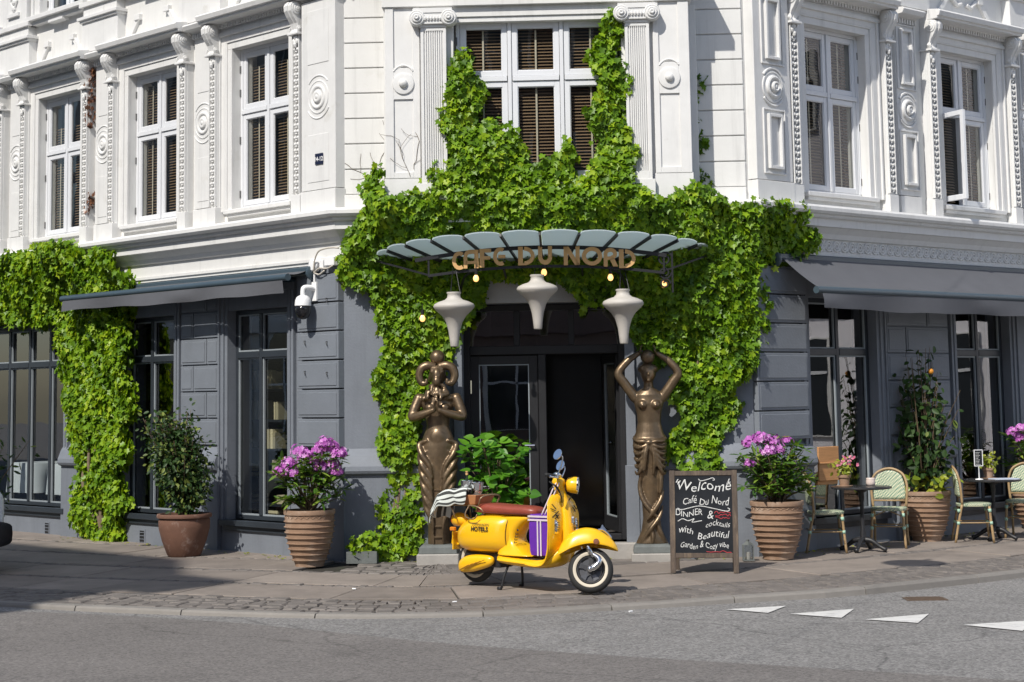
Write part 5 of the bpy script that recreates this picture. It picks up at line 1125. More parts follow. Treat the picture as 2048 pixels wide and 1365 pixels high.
# right statue
p = W(MC, 1.505, .27, 0); p.z = .115
Ms = Matrix.Translation(p) @ Matrix.Rotation(AC, 4, 'Z') @ Matrix.Scale(.965, 4)
root = thing('statue', 'bronze statue of a bare-chested woman in a knotted skirt lifting a ball on her head', 'statue', M=Ms)
statue_base(root, Ms, .215, .095, .10)
m = MB()
m.loft(loft_z([(.19,.19,.13,0,0),(.24,.165,.125,0,0),(.34,.12,.105,0,0),(.48,.098,.095,0,0),(.62,.105,.095,0,0),(.80,.128,.105,.01,0),(1.0,.15,.115,.01,0),(1.15,.175,.125,0,0),(1.28,.195,.13,0,0),(1.38,.195,.125,0,0),(1.46,.158,.11,0,0),(1.57,.134,.095,0,0),(1.67,.142,.098,0,0),(1.79,.172,.112,0,0),(1.89,.172,.10,0,0),(1.94,.11,.075,0,0),(1.97,.058,.06,0,0),(2.06,.052,.058,0,0)]))
m.ball((0,-.015,2.135), .088,.10,.115); m.ball((0,.02,2.185), .10,.095,.075); m.ball((0,.07,2.10), .075,.06,.10);
for q in range(9): m.tube(crom([(.085*cos(.5+q*.27),-.075*sin(.5+q*.27)+.01,2.225),(.112*cos(.3+q*.33),-.095*sin(.3+q*.33)+.01,2.19),(.10*cos(.2+q*.34),-.09*sin(.2+q*.34)+.02,2.15)],3),.012,6)
m.ball((0,-.016,2.135), .088,.10,.115); m.ball((0,-.085,2.10), .045,.035,.055); m.ball((0,-.122,2.125), .013,.018,.022); m.ball((0,-.108,2.085), .022,.014,.009); m.ball((0,-.104,2.055), .022,.02,.018)
for s in (-1, 1):
    m.ball((s*.075,-.09,1.775), .056,.052,.054); m.ball((s*.075,-.142,1.765), .010); m.ball((s*.185,0,1.90), .055,.05,.055); m.ball((s*.03,-.088,2.145), .016,.012,.009); m.ball((s*.078,0,2.12),.014,.02,.03)
    limb(m, [(s*.16,0,1.86),(s*.205,-.01,1.92),(s*.285,-.02,2.035),(s*.345,-.03,2.14),(s*.24,-.02,2.275),(s*.115,-.01,2.36)], [.064,.060,.056,.050,.044,.030])
    m.ball((s*.088,-.015,2.385), .014,.035,.035)
    for q, (dy, L) in enumerate(((-.03,.06),(-.012,.075),(.006,.075),(.022,.058))): m.tube([(s*.088,-.015+dy,2.40),(s*.080,-.015+dy,2.40+L*.6),(s*.058,-.015+dy,2.40+L)], [.010,.009,.007], 6)
    m.tube([(s*.10,-.03,2.37),(s*.085,-.065,2.385),(s*.07,-.075,2.41)], [.012,.010,.008], 6)
    for k in range(6):                            # pleats fanning from the knot
        t = k/5; m.tube(crom([(-.01,-.135,1.345-.01*k),(s*(.07+.02*t),-.142,1.355-.055*k),(s*.15,-.105,1.36-.075*k),(s*(.198-.02*t),-.02,1.39-.075*k)],5), [.010+.010*sin(pi*j/15) for j in range(16)], 8)
for pts, r in (([(-.03,-.14,1.33),(-.06,-.145,1.2),(-.075,-.14,1.02)], .030), ([(.02,-.14,1.33),(.045,-.145,1.15),(.03,-.135,.98)], .022), ([(-.10,-.10,1.02),(-.13,-.07,.86),(-.10,-.09,.70),(0,-.12,.56),(.08,-.10,.48)], .028), ([(.14,-.07,.80),(.10,-.11,.68),(.02,-.125,.56),(-.06,-.11,.46)], .030), ([(.13,-.05,.62),(.09,-.10,.50),(0,-.125,.38),(-.06,-.11,.30),(-.13,-.08,.20)], .028), ([(.06,-.10,.42),(.10,-.09,.32),(.15,-.07,.20)], .026), ([(0,-.11,.36),(.01,-.12,.28),(.0,-.13,.20)], .024), ([(.10,-.09,1.05),(.115,-.10,.9),(.10,-.11,.76)], .030)):
    k = len(pts); m.tube(crom(pts,5), [r*(.55+.45*sin(pi*j/((k-1)*5))) for j in range((k-1)*5+1)], 8)
m.tube(crom([(.180*cos(a),-.0-.125*abs(sin(a)) if sin(a) < 0 else .115*sin(a),1.405-.03*(sin(a)<0)) for a in np.linspace(0,2*pi,13)],3), .014, 8)
m.ball((-.01,-.14,1.345), .035,.025,.03)
obj('figure', fuse(m, .009, 2, M_BRONZE), None, root, Ms)
m = MB(); m.ball((0,-.005,2.325), .085, nu=24, nv=14); obj('ball', m, M_BRONZE, root, Ms, smooth=True)
# ================================================================== SCOOTER
HD = math.atan2(-.6258, .78); R0 = Vector((-.3718, 18.591, 0)); R0.z = zp(R0.x, R0.y)-.004
MS = Matrix.Translation(R0) @ Matrix.Rotation(HD, 4, 'Z')          # x forward from the rear axle, y to its left, z up
SCO = thing('scooter', 'bright yellow retro motor scooter with oxblood seat parked on its stand before the door', 'scooter', M=MS)
def sel(c, a, b, p, n=28):                        # super-ellipse outline
    out = []
    for j in range(n):
        t = 2*pi*j/n; ct, st = cos(t), sin(t); out.append((c[0]+a*math.copysign(abs(ct)**(2/p), ct), c[1]+b*math.copysign(abs(st)**(2/p), st)))
    return out
CW = [(-.235,.045,.44,.52),(-.215,.10,.40,.565),(-.17,.155,.365,.61),(-.08,.20,.343,.665),(.05,.222,.332,.705),(.20,.228,.33,.722),(.33,.212,.336,.726),(.42,.175,.345,.724),(.47,.13,.36,.72),(.49,.09,.38,.70)]
m = MB(); m.loft([[(x, y, z) for y, z in sel((0,(z0+z1)/2), w, (z1-z0)/2, 2.7)] for x, w, z0, z1 in CW]); obj('body', m, M_YEL, SCO, MS, smooth=True, sub=1)
def cowl_y(x, z):
    xs = [c[0] for c in CW]; w = np.interp(x, xs, [c[1] for c in CW]); z0 = np.interp(x, xs, [c[2] for c in CW]); z1 = np.interp(x, xs, [c[3] for c in CW]); q = abs((z-(z0+z1)/2)/((z1-z0)/2)); return w*max(1-q**2.7, 0)**(1/2.7)
m = MB(); m.loft([[(x, y, z) for x, y in sel(((x0+x1)/2, 0), (x1-x0)/2, w, 3.2)] for z, x0, x1, w in ((.322,.30,.84,.205),(.338,.30,.77,.19),(.365,.30,.69,.165),(.40,.30,.605,.148),(.45,.30,.535,.132),(.50,.30,.52,.128),(.57,.30,.555,.126),(.64,.30,.635,.126),(.69,.30,.735,.124),(.712,.30,.75,.12))]); obj('seat_pillar', m, M_YEL, SCO, MS, smooth=True, sub=1)
# floor and legshield: one curved sheet
PTH = crom([(.36,0,.315),(.55,0,.305),(.74,0,.295),(.88,0,.285),(.985,0,.325),(1.045,0,.43),(1.075,0,.57),(1.078,0,.72),(1.055,0,.84),(1.035,0,.905),(1.028,0,.925)], 4)
HWD = [.20,.215,.22,.22,.215,.22,.235,.238,.205,.13,.05]; m = MB(); nn = 14; nP = len(PTH)
for i, q in enumerate(PTH):
    w = float(np.interp(i/4, range(11), HWD)); st = min(max((i-14)/8, 0), 1)
    for j in range(nn+1):
        t = -1+2*j/nn; c = abs(t)**2.4; m.v.append((q.x-.035*st*c, t*w, q.z-.035*(1-st)*max(abs(t)-.8, 0)/.2))
for i in range(nP-1):
    for j in range(nn): a = i*(nn+1)+j; m.f.append((a, a+1, a+nn+2, a+nn+1)); m.m.append(0)
ls = obj('legshield', m, M_YEL, SCO, MS, smooth=True); md = ls.modifiers.new('thick', 'SOLIDIFY'); md.thickness = .018; md.offset = 0; md = ls.modifiers.new('sub', 'SUBSURF'); md.levels = 1; md.render_levels = 1
m = MB(); m.loft([[(x, y, z) for y, z in sel((0,(z0+z1)/2), w, (z1-z0)/2, 2.6, 20)] for x, w, z0, z1 in ((.30,.10,.26,.33),(.34,.18,.245,.345),(.46,.205,.232,.335),(.65,.212,.218,.318),(.85,.205,.212,.308),(.97,.175,.225,.335),(1.05,.12,.27,.42),(1.085,.06,.34,.47))]); obj('underbody', m, M_YEL, SCO, MS, smooth=True, sub=1)
m = MB()
for y in (-.15,-.06,.06,.15): m.box(.62,.90,y-.008,y+.008,.293,.312)
obj('floor_strip', m, M_TYRE, SCO, MS)
def tilt(x, z, yy): return (x, yy, z)
m = MB(); m.loft([[(cx+a*cos(t), w*sin(t), z) for t in np.linspace(0,2*pi,17)[:-1]] for z, cx, a, w in ((.40,1.075,.03,.04),(.46,1.085,.052,.062),(.56,1.10,.06,.066),(.68,1.095,.058,.062),(.80,1.075,.05,.055),(.88,1.045,.05,.052),(.95,1.015,.052,.052),(1.0,.995,.055,.055))]); obj('horn_cover', m, M_YEL, SCO, MS, smooth=True)
m = MB(); m.loft([[(1.16+a*cos(t), w*sin(t), z) for t in np.linspace(0,2*pi,13)[:-1]] for z, a, w in ((.64,.002,.016),(.655,.006,.022),(.70,.006,.022),(.715,.002,.016))]); m.box(1.10,1.165,-.006,.006,.50,.53); obj('crest', m, M_CHROME, SCO, MS)
m = MB(); w = [(float(np.interp(i/4, range(11), HWD))) for i in range(nP)]            # chrome-edged rim of the shield
for s in (-1, 1): m.tube([(PTH[i].x-.035*min(max((i-14)/8,0),1), s*w[i], PTH[i].z-.035*(1-min(max((i-14)/8,0),1))) for i in range(8, nP)], .009, 6)
obj('shield_rim', m, M_YEL, SCO, MS, smooth=True)
for s in (-1, 1):
    m = MB(); m.obox((1.065,s*.150,.625),(.012,0,0),(0,.028,0),(.0,0,.065)); m.ball((1.083,s*.150,.625), .012,.022,.055); f = obj('turn_signal', m, M_CHROME, SCO, MS, smooth=True, angle=40)
    g = MB()
    for k in range(6): g.obox((1.097,s*.150,.585+.016*k),(.002,0,0),(0,.018,0),(0,0,.003))
    obj('grille_bar', g, M_BLACK, f, MS)
m = MB()                                          # dark line decals on the shield
for a, b in (((-.20,.84),(-.15,.79)),((-.215,.80),(-.16,.775)),((-.20,.715),(-.12,.77)),((-.16,.745),(-.125,.70)),((-.17,.70),(-.12,.735)),((.10,.80),(.15,.75)),((.12,.81),(.19,.77))):
    m = MB(); m.bar((1.092-.035*(abs(a[0])/.22)**2.4, a[0], a[1]), (1.092-.035*(abs(b[0])/.22)**2.4, b[0], b[1]), .006, .008, (1,0,0)); obj('decal', m, M_BLACK, SCO, MS)
# seat
m = MB(); m.loft([[(x, y, z) for y, z in sel((0,(z0+z1)/2), w, (z1-z0)/2, 2.8)] for x, w, z0, z1 in ((.00,.05,.735,.785),(.02,.095,.725,.806),(.10,.135,.715,.822),(.25,.145,.708,.822),(.40,.142,.706,.812),(.55,.135,.706,.808),(.66,.128,.704,.806),(.74,.115,.704,.798),(.775,.09,.71,.78),(.785,.05,.72,.76))]); st = obj('seat', m, M_SEAT, SCO, MS, smooth=True, sub=1)
m = MB(); 
for s in (-1, 1): m.tube(crom([(.02,s*.098,.742),(.10,s*.137,.738),(.25,s*.147,.734),(.40,s*.144,.732),(.66,s*.130,.731),(.76,s*.105,.732)],5), .006, 6)
obj('piping', m, mat('dark_red_piping', (.09,.02,.015), .4), st, MS, smooth=True)
# wheels
def wheel(Mw, lab=None):
    w = MB(); n = 40; k = 14; rings = []
    for i in range(n+1):
        a = 2*pi*i/n; rings.append([((.173+.045*cos(2*pi*j/k)*(.95 if cos(2*pi*j/k) > .8 else 1))*cos(a), .046*sin(2*pi*j/k), (.173+.045*cos(2*pi*j/k))*sin(a)) for j in range(k)])
    w.loft(rings, caps=False); t = obj('wheel', w, M_TYRE, SCO, Mw, smooth=True)
    Ry = Matrix.Rotation(pi/2, 3, 'X').to_4x4()
    for s in (-1, 1):
        q = MB(); q.lathe([(.138,s*.042),(.150,s*.0472),(.164,s*.0480),(.169,s*.0475),(.138,s*.036)], 40, M=Ry, caps=False); obj('whitewall', q, M_WW, t, Mw, smooth=True)
    r = MB(); r.lathe([(.130,-.042),(.120,-.036),(.108,-.02),(.105,.0),(.108,.02),(.120,.036),(.130,.042)], 40, M=Ry, caps=False); r.lathe([(.002,-.05),(.030,-.048),(.034,-.03),(.034,.03),(.030,.048),(.002,.05)], 20, M=Ry); r.lathe([(.034,.012),(.105,.012),(.105,.016),(.034,.016)], 30, M=Ry, caps=False)
    for j in range(5):
        a = 2*pi*j/5+.3; c, s_ = cos(a), sin(a); e = Vector((c,0,s_)); p = Vector((-s_,0,c))
        r.loft([[e*.02+p*v*.030+Vector((0,h,0)) for v, h in ((-1,-.026),(1,-.026),(1,.02),(-1,.02))], [e*.07+p*v*.017+Vector((0,h,0)) for v, h in ((-1,-.034),(1,-.034),(1,.02),(-1,.02))], [e*.112+p*v*.030+Vector((0,h,0)) for v, h in ((-1,-.036),(1,-.036),(1,.02),(-1,.02))]])
    obj('rim', r, M_RIM, t, Mw, smooth=True, angle=35); return t
wheel(MS @ Matrix.Translation((-.045,0,.252)) @ Matrix.Rotation(.4, 4, 'Y'))
# front assembly, turned to the left about the steering axis
AX0 = Vector((1.0,0,1.0)); AXD = Vector((-.36,0,.80)).normalized()
MF = MS @ Matrix.Translation(AX0) @ Matrix.Rotation(rad(37), 4, AXD) @ Matrix.Translation(-AX0)
wheel(MF @ Matrix.Translation((1.36,0,.216)))
m = MB(); nT, nP_ = 22, 14                        # mudguard
for i in range(nT+1):
    x = -.315+.555*(.5-.5*cos(pi*i/nT)); zl = float(np.interp(x, [-.315,-.2,-.1,0,.15,.24], [.105,.170,.212,.232,.222,.198])); zu = float(np.interp(x, [-.315,-.285,-.23,-.15,-.06,.04,.13,.19,.225,.24], [.15,.235,.315,.372,.396,.382,.336,.288,.245,.204])); hw = float(np.interp(x, [-.315,-.2,0,.12,.2,.24], [.075,.118,.125,.098,.058,.012]))
    for j in range(nP_+1):
        ph = -pi/2+pi*j/nP_; m.v.append((1.36+x, hw*math.copysign(abs(sin(ph))**.75, sin(ph)), .216+zl+(zu-zl)*max(cos(ph), 0)**.75))
for i in range(nT):
    for j in range(nP_): a = i*(nP_+1)+j; m.f.append((a, a+1, a+nP_+2, a+nP_+1)); m.m.append(0)
fg = obj('mudguard', m, M_YEL, SCO, MF, smooth=True); md = fg.modifiers.new('thick', 'SOLIDIFY'); md.thickness = .010; md = fg.modifiers.new('sub', 'SUBSURF'); md.levels = 1; md.render_levels = 1
m = MB(); m.tube(crom([(1.40,0,.603),(1.45,0,.605),(1.50,0,.575),(1.54,0,.53)],5), [.006]+[.012]*14+[.004], 8); m.prism([(0,0),(.07,0),(.02,.055)], (1.42,-.004,.603), (1,0,0), (0,0,1), (0,.008,0)); obj('mudguard_crest', m, M_CHROME, fg, MF)
m = MB(); m.lathe([(.001,.004),(.026,.003),(.028,0)], 16, (1.40,-.130,.470), Matrix.Rotation(pi/2,3,'X').to_4x4()); obj('emblem', m, mat('brown_emblem', (.16,.05,.02), .4), fg, MF)
m = MB()
for s in (-1,):
    m.tube([(1.29,s*.088,.50),(1.335,s*.092,.40),(1.385,s*.094,.33)], [.022,.022,.018], 10); m.tube(crom([(1.37,s*.094,.36),(1.425,s*.098,.325),(1.44,s*.10,.285),(1.40,s*.10,.235),(1.36,s*.095,.216)],4), [.018,.02,.022,.024,.026,.028,.028,.028,.028,.028,.028,.03,.03,.03,.03,.026,.022], 10); m.ball((1.36,s*.10,.216), .030,.02,.030)
m.tube([(1.20,.0,.60),(1.27,.085,.42),(1.36,.088,.216)], .02, 8); obj('fork_link', m, M_CHROME, SCO, MF, smooth=True)
m = MB()
for k in range(7): m.lathe([(.026,0),(.026,.008),(.018,.012)], 10, (1.287+.008*k,-.088,.495-.018*k)); 
obj('spring', m, M_BLACK, SCO, MF)
m = MB(); m.loft([[(cx+a*cos(t), w*sin(t), z) for t in np.linspace(0,2*pi,17)[:-1]] for z, cx, a, w in ((.95,1.015,.050,.050),(1.0,1.0,.058,.06),(1.035,.995,.068,.085),(1.065,.995,.06,.075),(1.085,.99,.03,.04))]); obj('headset', m, M_YEL, SCO, MF, smooth=True)
m = MB(); Rx = Matrix.Rotation(pi/2, 3, 'Y').to_4x4(); m.lathe([(.002,.03),(.045,.034),(.066,.05),(.077,.085),(.080,.12),(.080,.14),(.074,.143)], 28, (1.035,0,1.02), Rx); hl = obj('headlight', m, M_YEL, SCO, MF, smooth=True, angle=45)
m = MB(); m.lathe([(.074,.136),(.083,.138),(.084,.152),(.070,.156),(.068,.150)], 28, (1.035,0,1.02), Rx, caps=False); obj('headlight_ring', m, M_CHROME, hl, MF, smooth=True, angle=45)
m = MB(); m.lathe([(.072,.145),(.05,.157),(.001,.163)], 24, (1.035,0,1.02), Rx, caps=False); obj('lens', m, mat('headlight_lens', (.7,.72,.72), .08, spec=.8), hl, MF, smooth=True)
m = MB(); m.tube(crom([(.90,-.36,1.03),(.955,-.22,1.055),(.985,-.09,1.06),(.985,.09,1.06),(.955,.22,1.055),(.90,.36,1.03)],5), .013, 10); hb = obj('handlebar', m, M_CHROME, SCO, MF, smooth=True)
for s in (-1, 1):
    m = MB(); m.tube([(.962,s*.20,1.054),(.895,s*.37,1.028)], .018, 10); obj('grip', m, M_TYRE, hb, MF, smooth=True)
    m = MB(); m.tube(crom([(.985,s*.17,1.05),(1.01,s*.22,1.035),(.97,s*.32,1.02),(.935,s*.385,1.01)],4), [.010]*12+[.014], 8); m.ball((.985,s*.16,1.075), .038,.04,.03); obj('brake_lever', m, M_CHROME, hb, MF, smooth=True)
    m = MB(); m.tube(crom([(.985,s*.15,1.07),(1.02,s*.19,1.16),(1.03,s*.24,1.235),(1.0,s*.25,1.25)],5), .0065, 8); m.lathe([(.002,-.02),(.035,-.016),(.052,-.004),(.054,.006),(.002,.008)], 22, (.985,s*.25,1.255), (Matrix.Rotation(rad(48),3,'Z') @ Matrix.Rotation(rad(-78),3,'Y')).to_4x4()); obj('mirror', m, M_CHROME, hb, MF, smooth=True, angle=50)
m = MB(); m.ball((.985,-.03,1.095), .045,.05,.018); obj('dial', m, M_CHROME, SCO, MF, smooth=True)
# engine cover, exhaust, stand, rear lamp, plate
m = MB(); m.loft([[(x, -.135+y, z) for y, z in sel((0,zc), w, h, 2.3, 18)] for x, w, zc, h in ((-.165,.015,.20,.03),(-.14,.045,.205,.065),(-.06,.062,.225,.088),(.05,.064,.24,.085),(.16,.058,.255,.07),(.25,.045,.268,.05),(.285,.015,.272,.025))]); ec = obj('engine_cover', m, M_YEL, SCO, MS, smooth=True, sub=1)
m = MB()
for k in range(5): m.tube([(-.12+.03*k,-.203,.165+.008*k),(.02+.05*k,-.208,.225+.014*k)], .004, 5)
obj('cooling_fin', m, mat('ochre_groove', (.32,.15,.01), .5), ec, MS)
m = MB(); m.box(-.12,.34,-.10,.10,.20,.345); m.tube([(.2,-.05,.20),(.05,-.09,.15),(-.18,-.09,.16)], .03, 8); obj('engine', m, M_BLACK, SCO, MS, bevel=.02)
for s in (-1, 1):
    m = MB(); m.tube(crom([(.44,s*.10,.235),(.415,s*.145,.12),(.40,s*.165,.015)],4), .0125, 8); m.tube([(.40,s*.165,.012),(.36,s*.175,.010)], [.016,.018], 8); obj('stand_leg', m, M_BLACK, SCO, MS, smooth=True)
m = MB(); m.loft([[(x, y, z) for y, z in sel((0,zc), w, h, 2.2, 18)] for x, w, zc, h in ((-.335,.035,.645,.04),(-.32,.066,.645,.066),(-.26,.072,.648,.07),(-.19,.055,.645,.055),(-.15,.03,.635,.03))]); tl = obj('tail_lamp', m, M_YEL, SCO, MS, smooth=True)
m = MB(); m.lathe([(.06,0),(.054,-.012),(.001,-.018)], 18, (-.328,0,.645), Rx); obj('lens', m, mat('red_lens', (.5,.02,.01), .15), tl, MS, smooth=True)
m = MB(); m.obox((-.29,0,.47),(.012,0,.06),(0,.09,0),(.006,0,-.002)); m.bar((-.20,0,.42),(-.30,0,.40),.05,.02); m.box(-.30,-.285,-.085,.085,.35,.53); obj('number_plate', m, M_YEL, SCO, MS, bevel=.004)
m = MB()
for s in (-1, 1): m.obox((-.255,s*.12,.56),(.03,0,0),(0,.022,0),(0,0,.02))
obj('rear_indicator', m, mat('amber_lens', (.6,.2,.02), .2), SCO, MS, bevel=.008)
# luggage rack
m = MB()
for s in (-1, 1):
    m.tube(crom([(.16,s*.12,.725),(.10,s*.135,.78),(-.05,s*.14,.80),(-.38,s*.14,.795),(-.45,s*.11,.795)],4), .0085, 8); m.tube([(-.22,s*.12,.66),(-.26,s*.14,.795)], .008, 6); m.tube(crom([(.16,s*.235,.72),(.12,s*.24,.675),(.02,s*.235,.69),(-.02,s*.20,.73),(-.02,s*.14,.80)],4), .007, 6)
for x in (-.45,-.36,-.25,-.14,-.03): m.tube([(x,-.14 if x > -.44 else -.11,.797),(x,.14 if x > -.44 else .11,.797)], .006, 6)
m.tube(crom([(.10,-.14,.80),(.14,-.14,.88),(.16,0,.90),(.14,.14,.88),(.10,.14,.80)],4), .009, 8)
obj('luggage_rack', m, mat('bronzed_tube', (.28,.20,.12), .35, metal=.6), SCO, MS, smooth=True)
# lettering on the side panel
for txt, sz, x, z, bo in (('COPENHAGEN', .032, .180, .612, .0), ('HOTELS', .060, .175, .560, .0016)):
    me = text_mesh(txt, sz, 0.0005, M_BLACK, bo)
    for v in me.vertices:
        X, Z = x+v.co.x, z+v.co.y; v.co = (X, -(cowl_y(X, Z)+.0075+(.0008 if v.co.z > 0 else 0)), Z)
    obj('lettering', me, None, SCO, MS)
m = MB()
for k in range(4): m.bar((.545+.006*k,-.138,.45+.028*k),(.575+.006*k,-.132,.455+.028*k),.007,.003,(0,1,0)); m.bar((.545+.006*k,-.138,.45+.028*k),(.548+.006*k,-.137,.468+.028*k),.006,.003,(0,1,0))
m.ball((.585,-.13,.575), .011,.004,.011); obj('decal', m, M_BLACK, SCO, MS, kind='stuff')
m = MB()                                          # seams between the panels, and the cables at the handlebar
m.tube([(x, -(cowl_y(x, z)+.004), z) for x, z in [(.455,.68),(.452,.62),(.448,.56),(.446,.50),(.446,.44),(.44,.39)]], .004, 5)
m.tube([(x, -(cowl_y(x, .352)+.002), .352) for x in np.linspace(-.16,.42,14)], .004, 5)
obj('panel_seam', m, mat('dark_seam', (.10,.045,.004), .6), SCO, MS)
m = MB()
for s, o in ((-1,0),(-1,.02),(1,0)): m.tube(crom([(.99,s*.14,1.05),(1.06,s*.13+o,1.0),(1.09,s*.09,.92),(1.07,s*.05,.85)],5), .0055, 6)
obj('cable', m, M_TYRE, SCO, MS, smooth=True)
# ---- bag on the floorboard
Mb = MS @ Matrix.Translation((.892,-.03,.345)); bg = thing('shopping_bag', 'purple shopping bag with pale straps standing on the scooter floorboard', 'bag', M=Mb)
m = MB(); random.seed(2)
m.loft([[(sx*.128*k+.006*random.uniform(-1,1), y*.15*k2, z) for sx, y in ((-1,-1),(-.3,-1.03),(.3,-1.02),(1,-1),(1.02,0),(1,1),(0,1.02),(-1,1),(-1.02,0))] for z, k, k2 in ((0,.93,.93),(.04,.98,.97),(.16,1,1),(.28,1.02,1),(.385,.99,.95),(.39,.95,.9))]); obj('bag_body', m, M_PURP, bg, Mb, bevel=.008)
m = MB()
for y in (-.158,.152):
    for x in (-.024,.014): m.box(x, x+.015, y-.003, y+.003, .0, .345)
for z0, z1 in ((.330,.347),(.363,.380)): m.box(-.134,.134,-.160,.155,z0,z1)
obj('strap', m, M_STRAP, bg, Mb)
m = MB()
for x, y in ((.03,-.15),(.055,-.13)): m.tube(crom([(x,y,.39),(x+.04,y+.05,.52),(x+.085,y+.10,.66),(x+.09,.0,.69),(x+.07,.08,.60),(x+.02,.14,.40)],4), .0075, 6)
obj('handle', m, M_STRAP, bg, Mb, smooth=True)
# ---- load on the rack
Mr = MS @ Matrix.Translation((-.12,0,.806)); cr = thing('wooden_tray', 'tan wooden tray box tied on the scooter luggage rack', 'tray', M=Mr)
m = MB(); m.loft([[(-.16,-.125,0),(.16,-.125,0),(.16,.125,0),(-.16,.125,0)],[(-.20,-.155,.095),(.20,-.155,.095),(.20,.155,.095),(-.20,.155,.095)]]); m.loft([[(-.19,-.145,.09),(.19,-.145,.09),(.19,.145,.09),(-.19,.145,.09)],[(-.19,-.145,.0955),(.19,-.145,.0955),(.19,.145,.0955),(-.19,.145,.0955)]], mi=1); obj('tray_side', m, [M_LTAN, M_WOODD], cr, Mr, bevel=.004)
for x, lab, h in ((-.02,'steel ice bucket with a bottle neck sticking out, on the scooter tray', .135),(.115,'steel cup beside the ice bucket on the scooter tray', .12)):
    Mq = Mr @ Matrix.Translation((x,-.03,.0955)); r = thing('steel_bucket', lab, 'bucket', M=Mq)
    m = MB(); m.lathe([(.002,0),(.045,0),(.058,h*.5),(.066,h),(.062,h),(.054,h*.5),(.04,.01),(.002,.01)], 22, caps=False); obj('bucket_body', m, M_CHROME, r, Mq, smooth=True, angle=40)
    if x < 0: m = MB(); m.lathe([(.03,.02),(.03,.10),(.012,.145),(.012,.21),(.015,.215),(.012,.225)], 14); obj('bottle', m, mat('green_bottle', (.02,.04,.02), .1), r, Mq, smooth=True, angle=40); m = MB(); m.lathe([(.014,.19),(.014,.228),(.002,.23)], 12); obj('foil', m, M_GOLD, r, Mq)
M_BLAN = bpy.data.materials.new('striped_wool'); M_BLAN.use_nodes = True; _N = M_BLAN.node_tree.nodes; _L = M_BLAN.node_tree.links
_p = _N['Principled BSDF']; _p.inputs['Roughness'].default_value = .95; _a = _N.new('ShaderNodeAttribute'); _a.attribute_name = 'band'; _w = _N.new('ShaderNodeValToRGB'); _w.color_ramp.interpolation = 'CONSTANT'
for i, (q, c) in enumerate(((0,.62),(.06,.05),(.10,.62),(.14,.05),(.20,.62),(.30,.06),(.34,.62),(.38,.06),(.46,.60),(.56,.05),(.60,.62),(.66,.05),(.72,.62),(.80,.04),(.86,.62),(.93,.05),(.97,.62))):
    e = _w.color_ramp.elements[i] if i < 2 else _w.color_ramp.elements.new(q); e.position = q; e.color = (c*.95, c, c*.93, 1)
_L.new(_a.outputs['Fac'], _w.inputs[0]); _L.new(_w.outputs[0], _p.inputs['Base Color'])
m = MB(); nu, nv = 24, 20; bands = []; path = crom([(-.02,0,.955),(-.12,0,.95),(-.22,0,.935),(-.33,0,.925),(-.41,0,.89),(-.46,0,.81),(-.485,0,.72),(-.495,0,.655)], 4)
idx = np.linspace(0, len(path)-1, nu+1)
PR = crom([(0,.17,-.02),(0,.15,.005),(0,.02,.008),(0,-.13,.006),(0,-.172,-.012),(0,-.182,-.07),(0,-.185,-.135)], 6); pid = np.linspace(0, len(PR)-1, nv+1)
for i in range(nu+1):
    q = path[int(round(idx[i]))]; f_ = i/nu
    for j in range(nv+1):
        r = PR[int(round(pid[j]))]; hang = max(0, -r.z)*(1-.75*max(0, f_-.5)*2)
        f = .010*sin(j*1.15+.6*sin(i*.35))*(.5+f_)+.010*sin(i*.9+j*.5)
        m.v.append((q.x+f*.5-.05*hang, r.y-.012*sin(i*.7)*(hang > .02), q.z+f+(r.z if r.z > 0 else -hang))); bands.append(j/nv)
for i in range(nu):
    for j in range(nv): a = i*(nv+1)+j; m.f.append((a, a+1, a+nv+2, a+nv+1)); m.m.append(0)
me = m.mesh('blanket', M_BLAN, True); at = me.attributes.new('band', 'FLOAT', 'POINT'); at.data.foreach_set('value', bands)
b = obj('blanket', me, None, None, MS); md = b.modifiers.new('thick', 'SOLIDIFY'); md.thickness = .012; md = b.modifiers.new('sub', 'SUBSURF'); md.levels = 1; md.render_levels = 1
tag(b, 'black and white striped wool blanket draped over the back of the scooter rack', 'blanket')
# ================================================================== CHALKBOARD
fa, fb = Vector((1.611,19.357,0)), Vector((2.251,19.253,0)); md_ = (fa+fb)/2; md_.z = zp(md_.x, md_.y)
ux = (fb-fa).normalized(); yaw = math.atan2(ux.y, ux.x); MB0 = Matrix.Translation(md_) @ Matrix.Rotation(yaw, 4, 'Z')
CH = thing('chalkboard_sign', 'wooden framed pavement chalkboard welcoming guests with dinner and cocktails', 'sign', M=MB0)
Mt = MB0 @ Matrix.Rotation(rad(-7), 4, 'X')
m = MB()
for s in (-1, 1): m.box(s*.325-.028, s*.325+.028, -.014, .014, 0, 1.055)
m.box(-.297,.297,-.013,.013,1.0,1.05); m.box(-.297,.297,-.013,.013,.155,.205); obj('frame', m, M_WOODD, CH, Mt, bevel=.003)
m = MB(); m.box(-.297,.297,-.004,.006,.205,1.0); bd = obj('board', m, M_CHALKB, CH, Mt)
Mb2 = MB0 @ Matrix.Translation((0,.27,0)) @ Matrix.Rotation(rad(8), 4, 'X'); m = MB()
for s in (-1, 1): m.box(s*.30-.022, s*.30+.022, -.012, .012, 0, 1.0)
m.box(-.28,.28,-.01,.01,.2,.24); m.box(-.28,.28,-.01,.01,.9,.98); obj('back_leg', m, M_WOODD, CH, Mb2, bevel=.003)
random.seed(17)
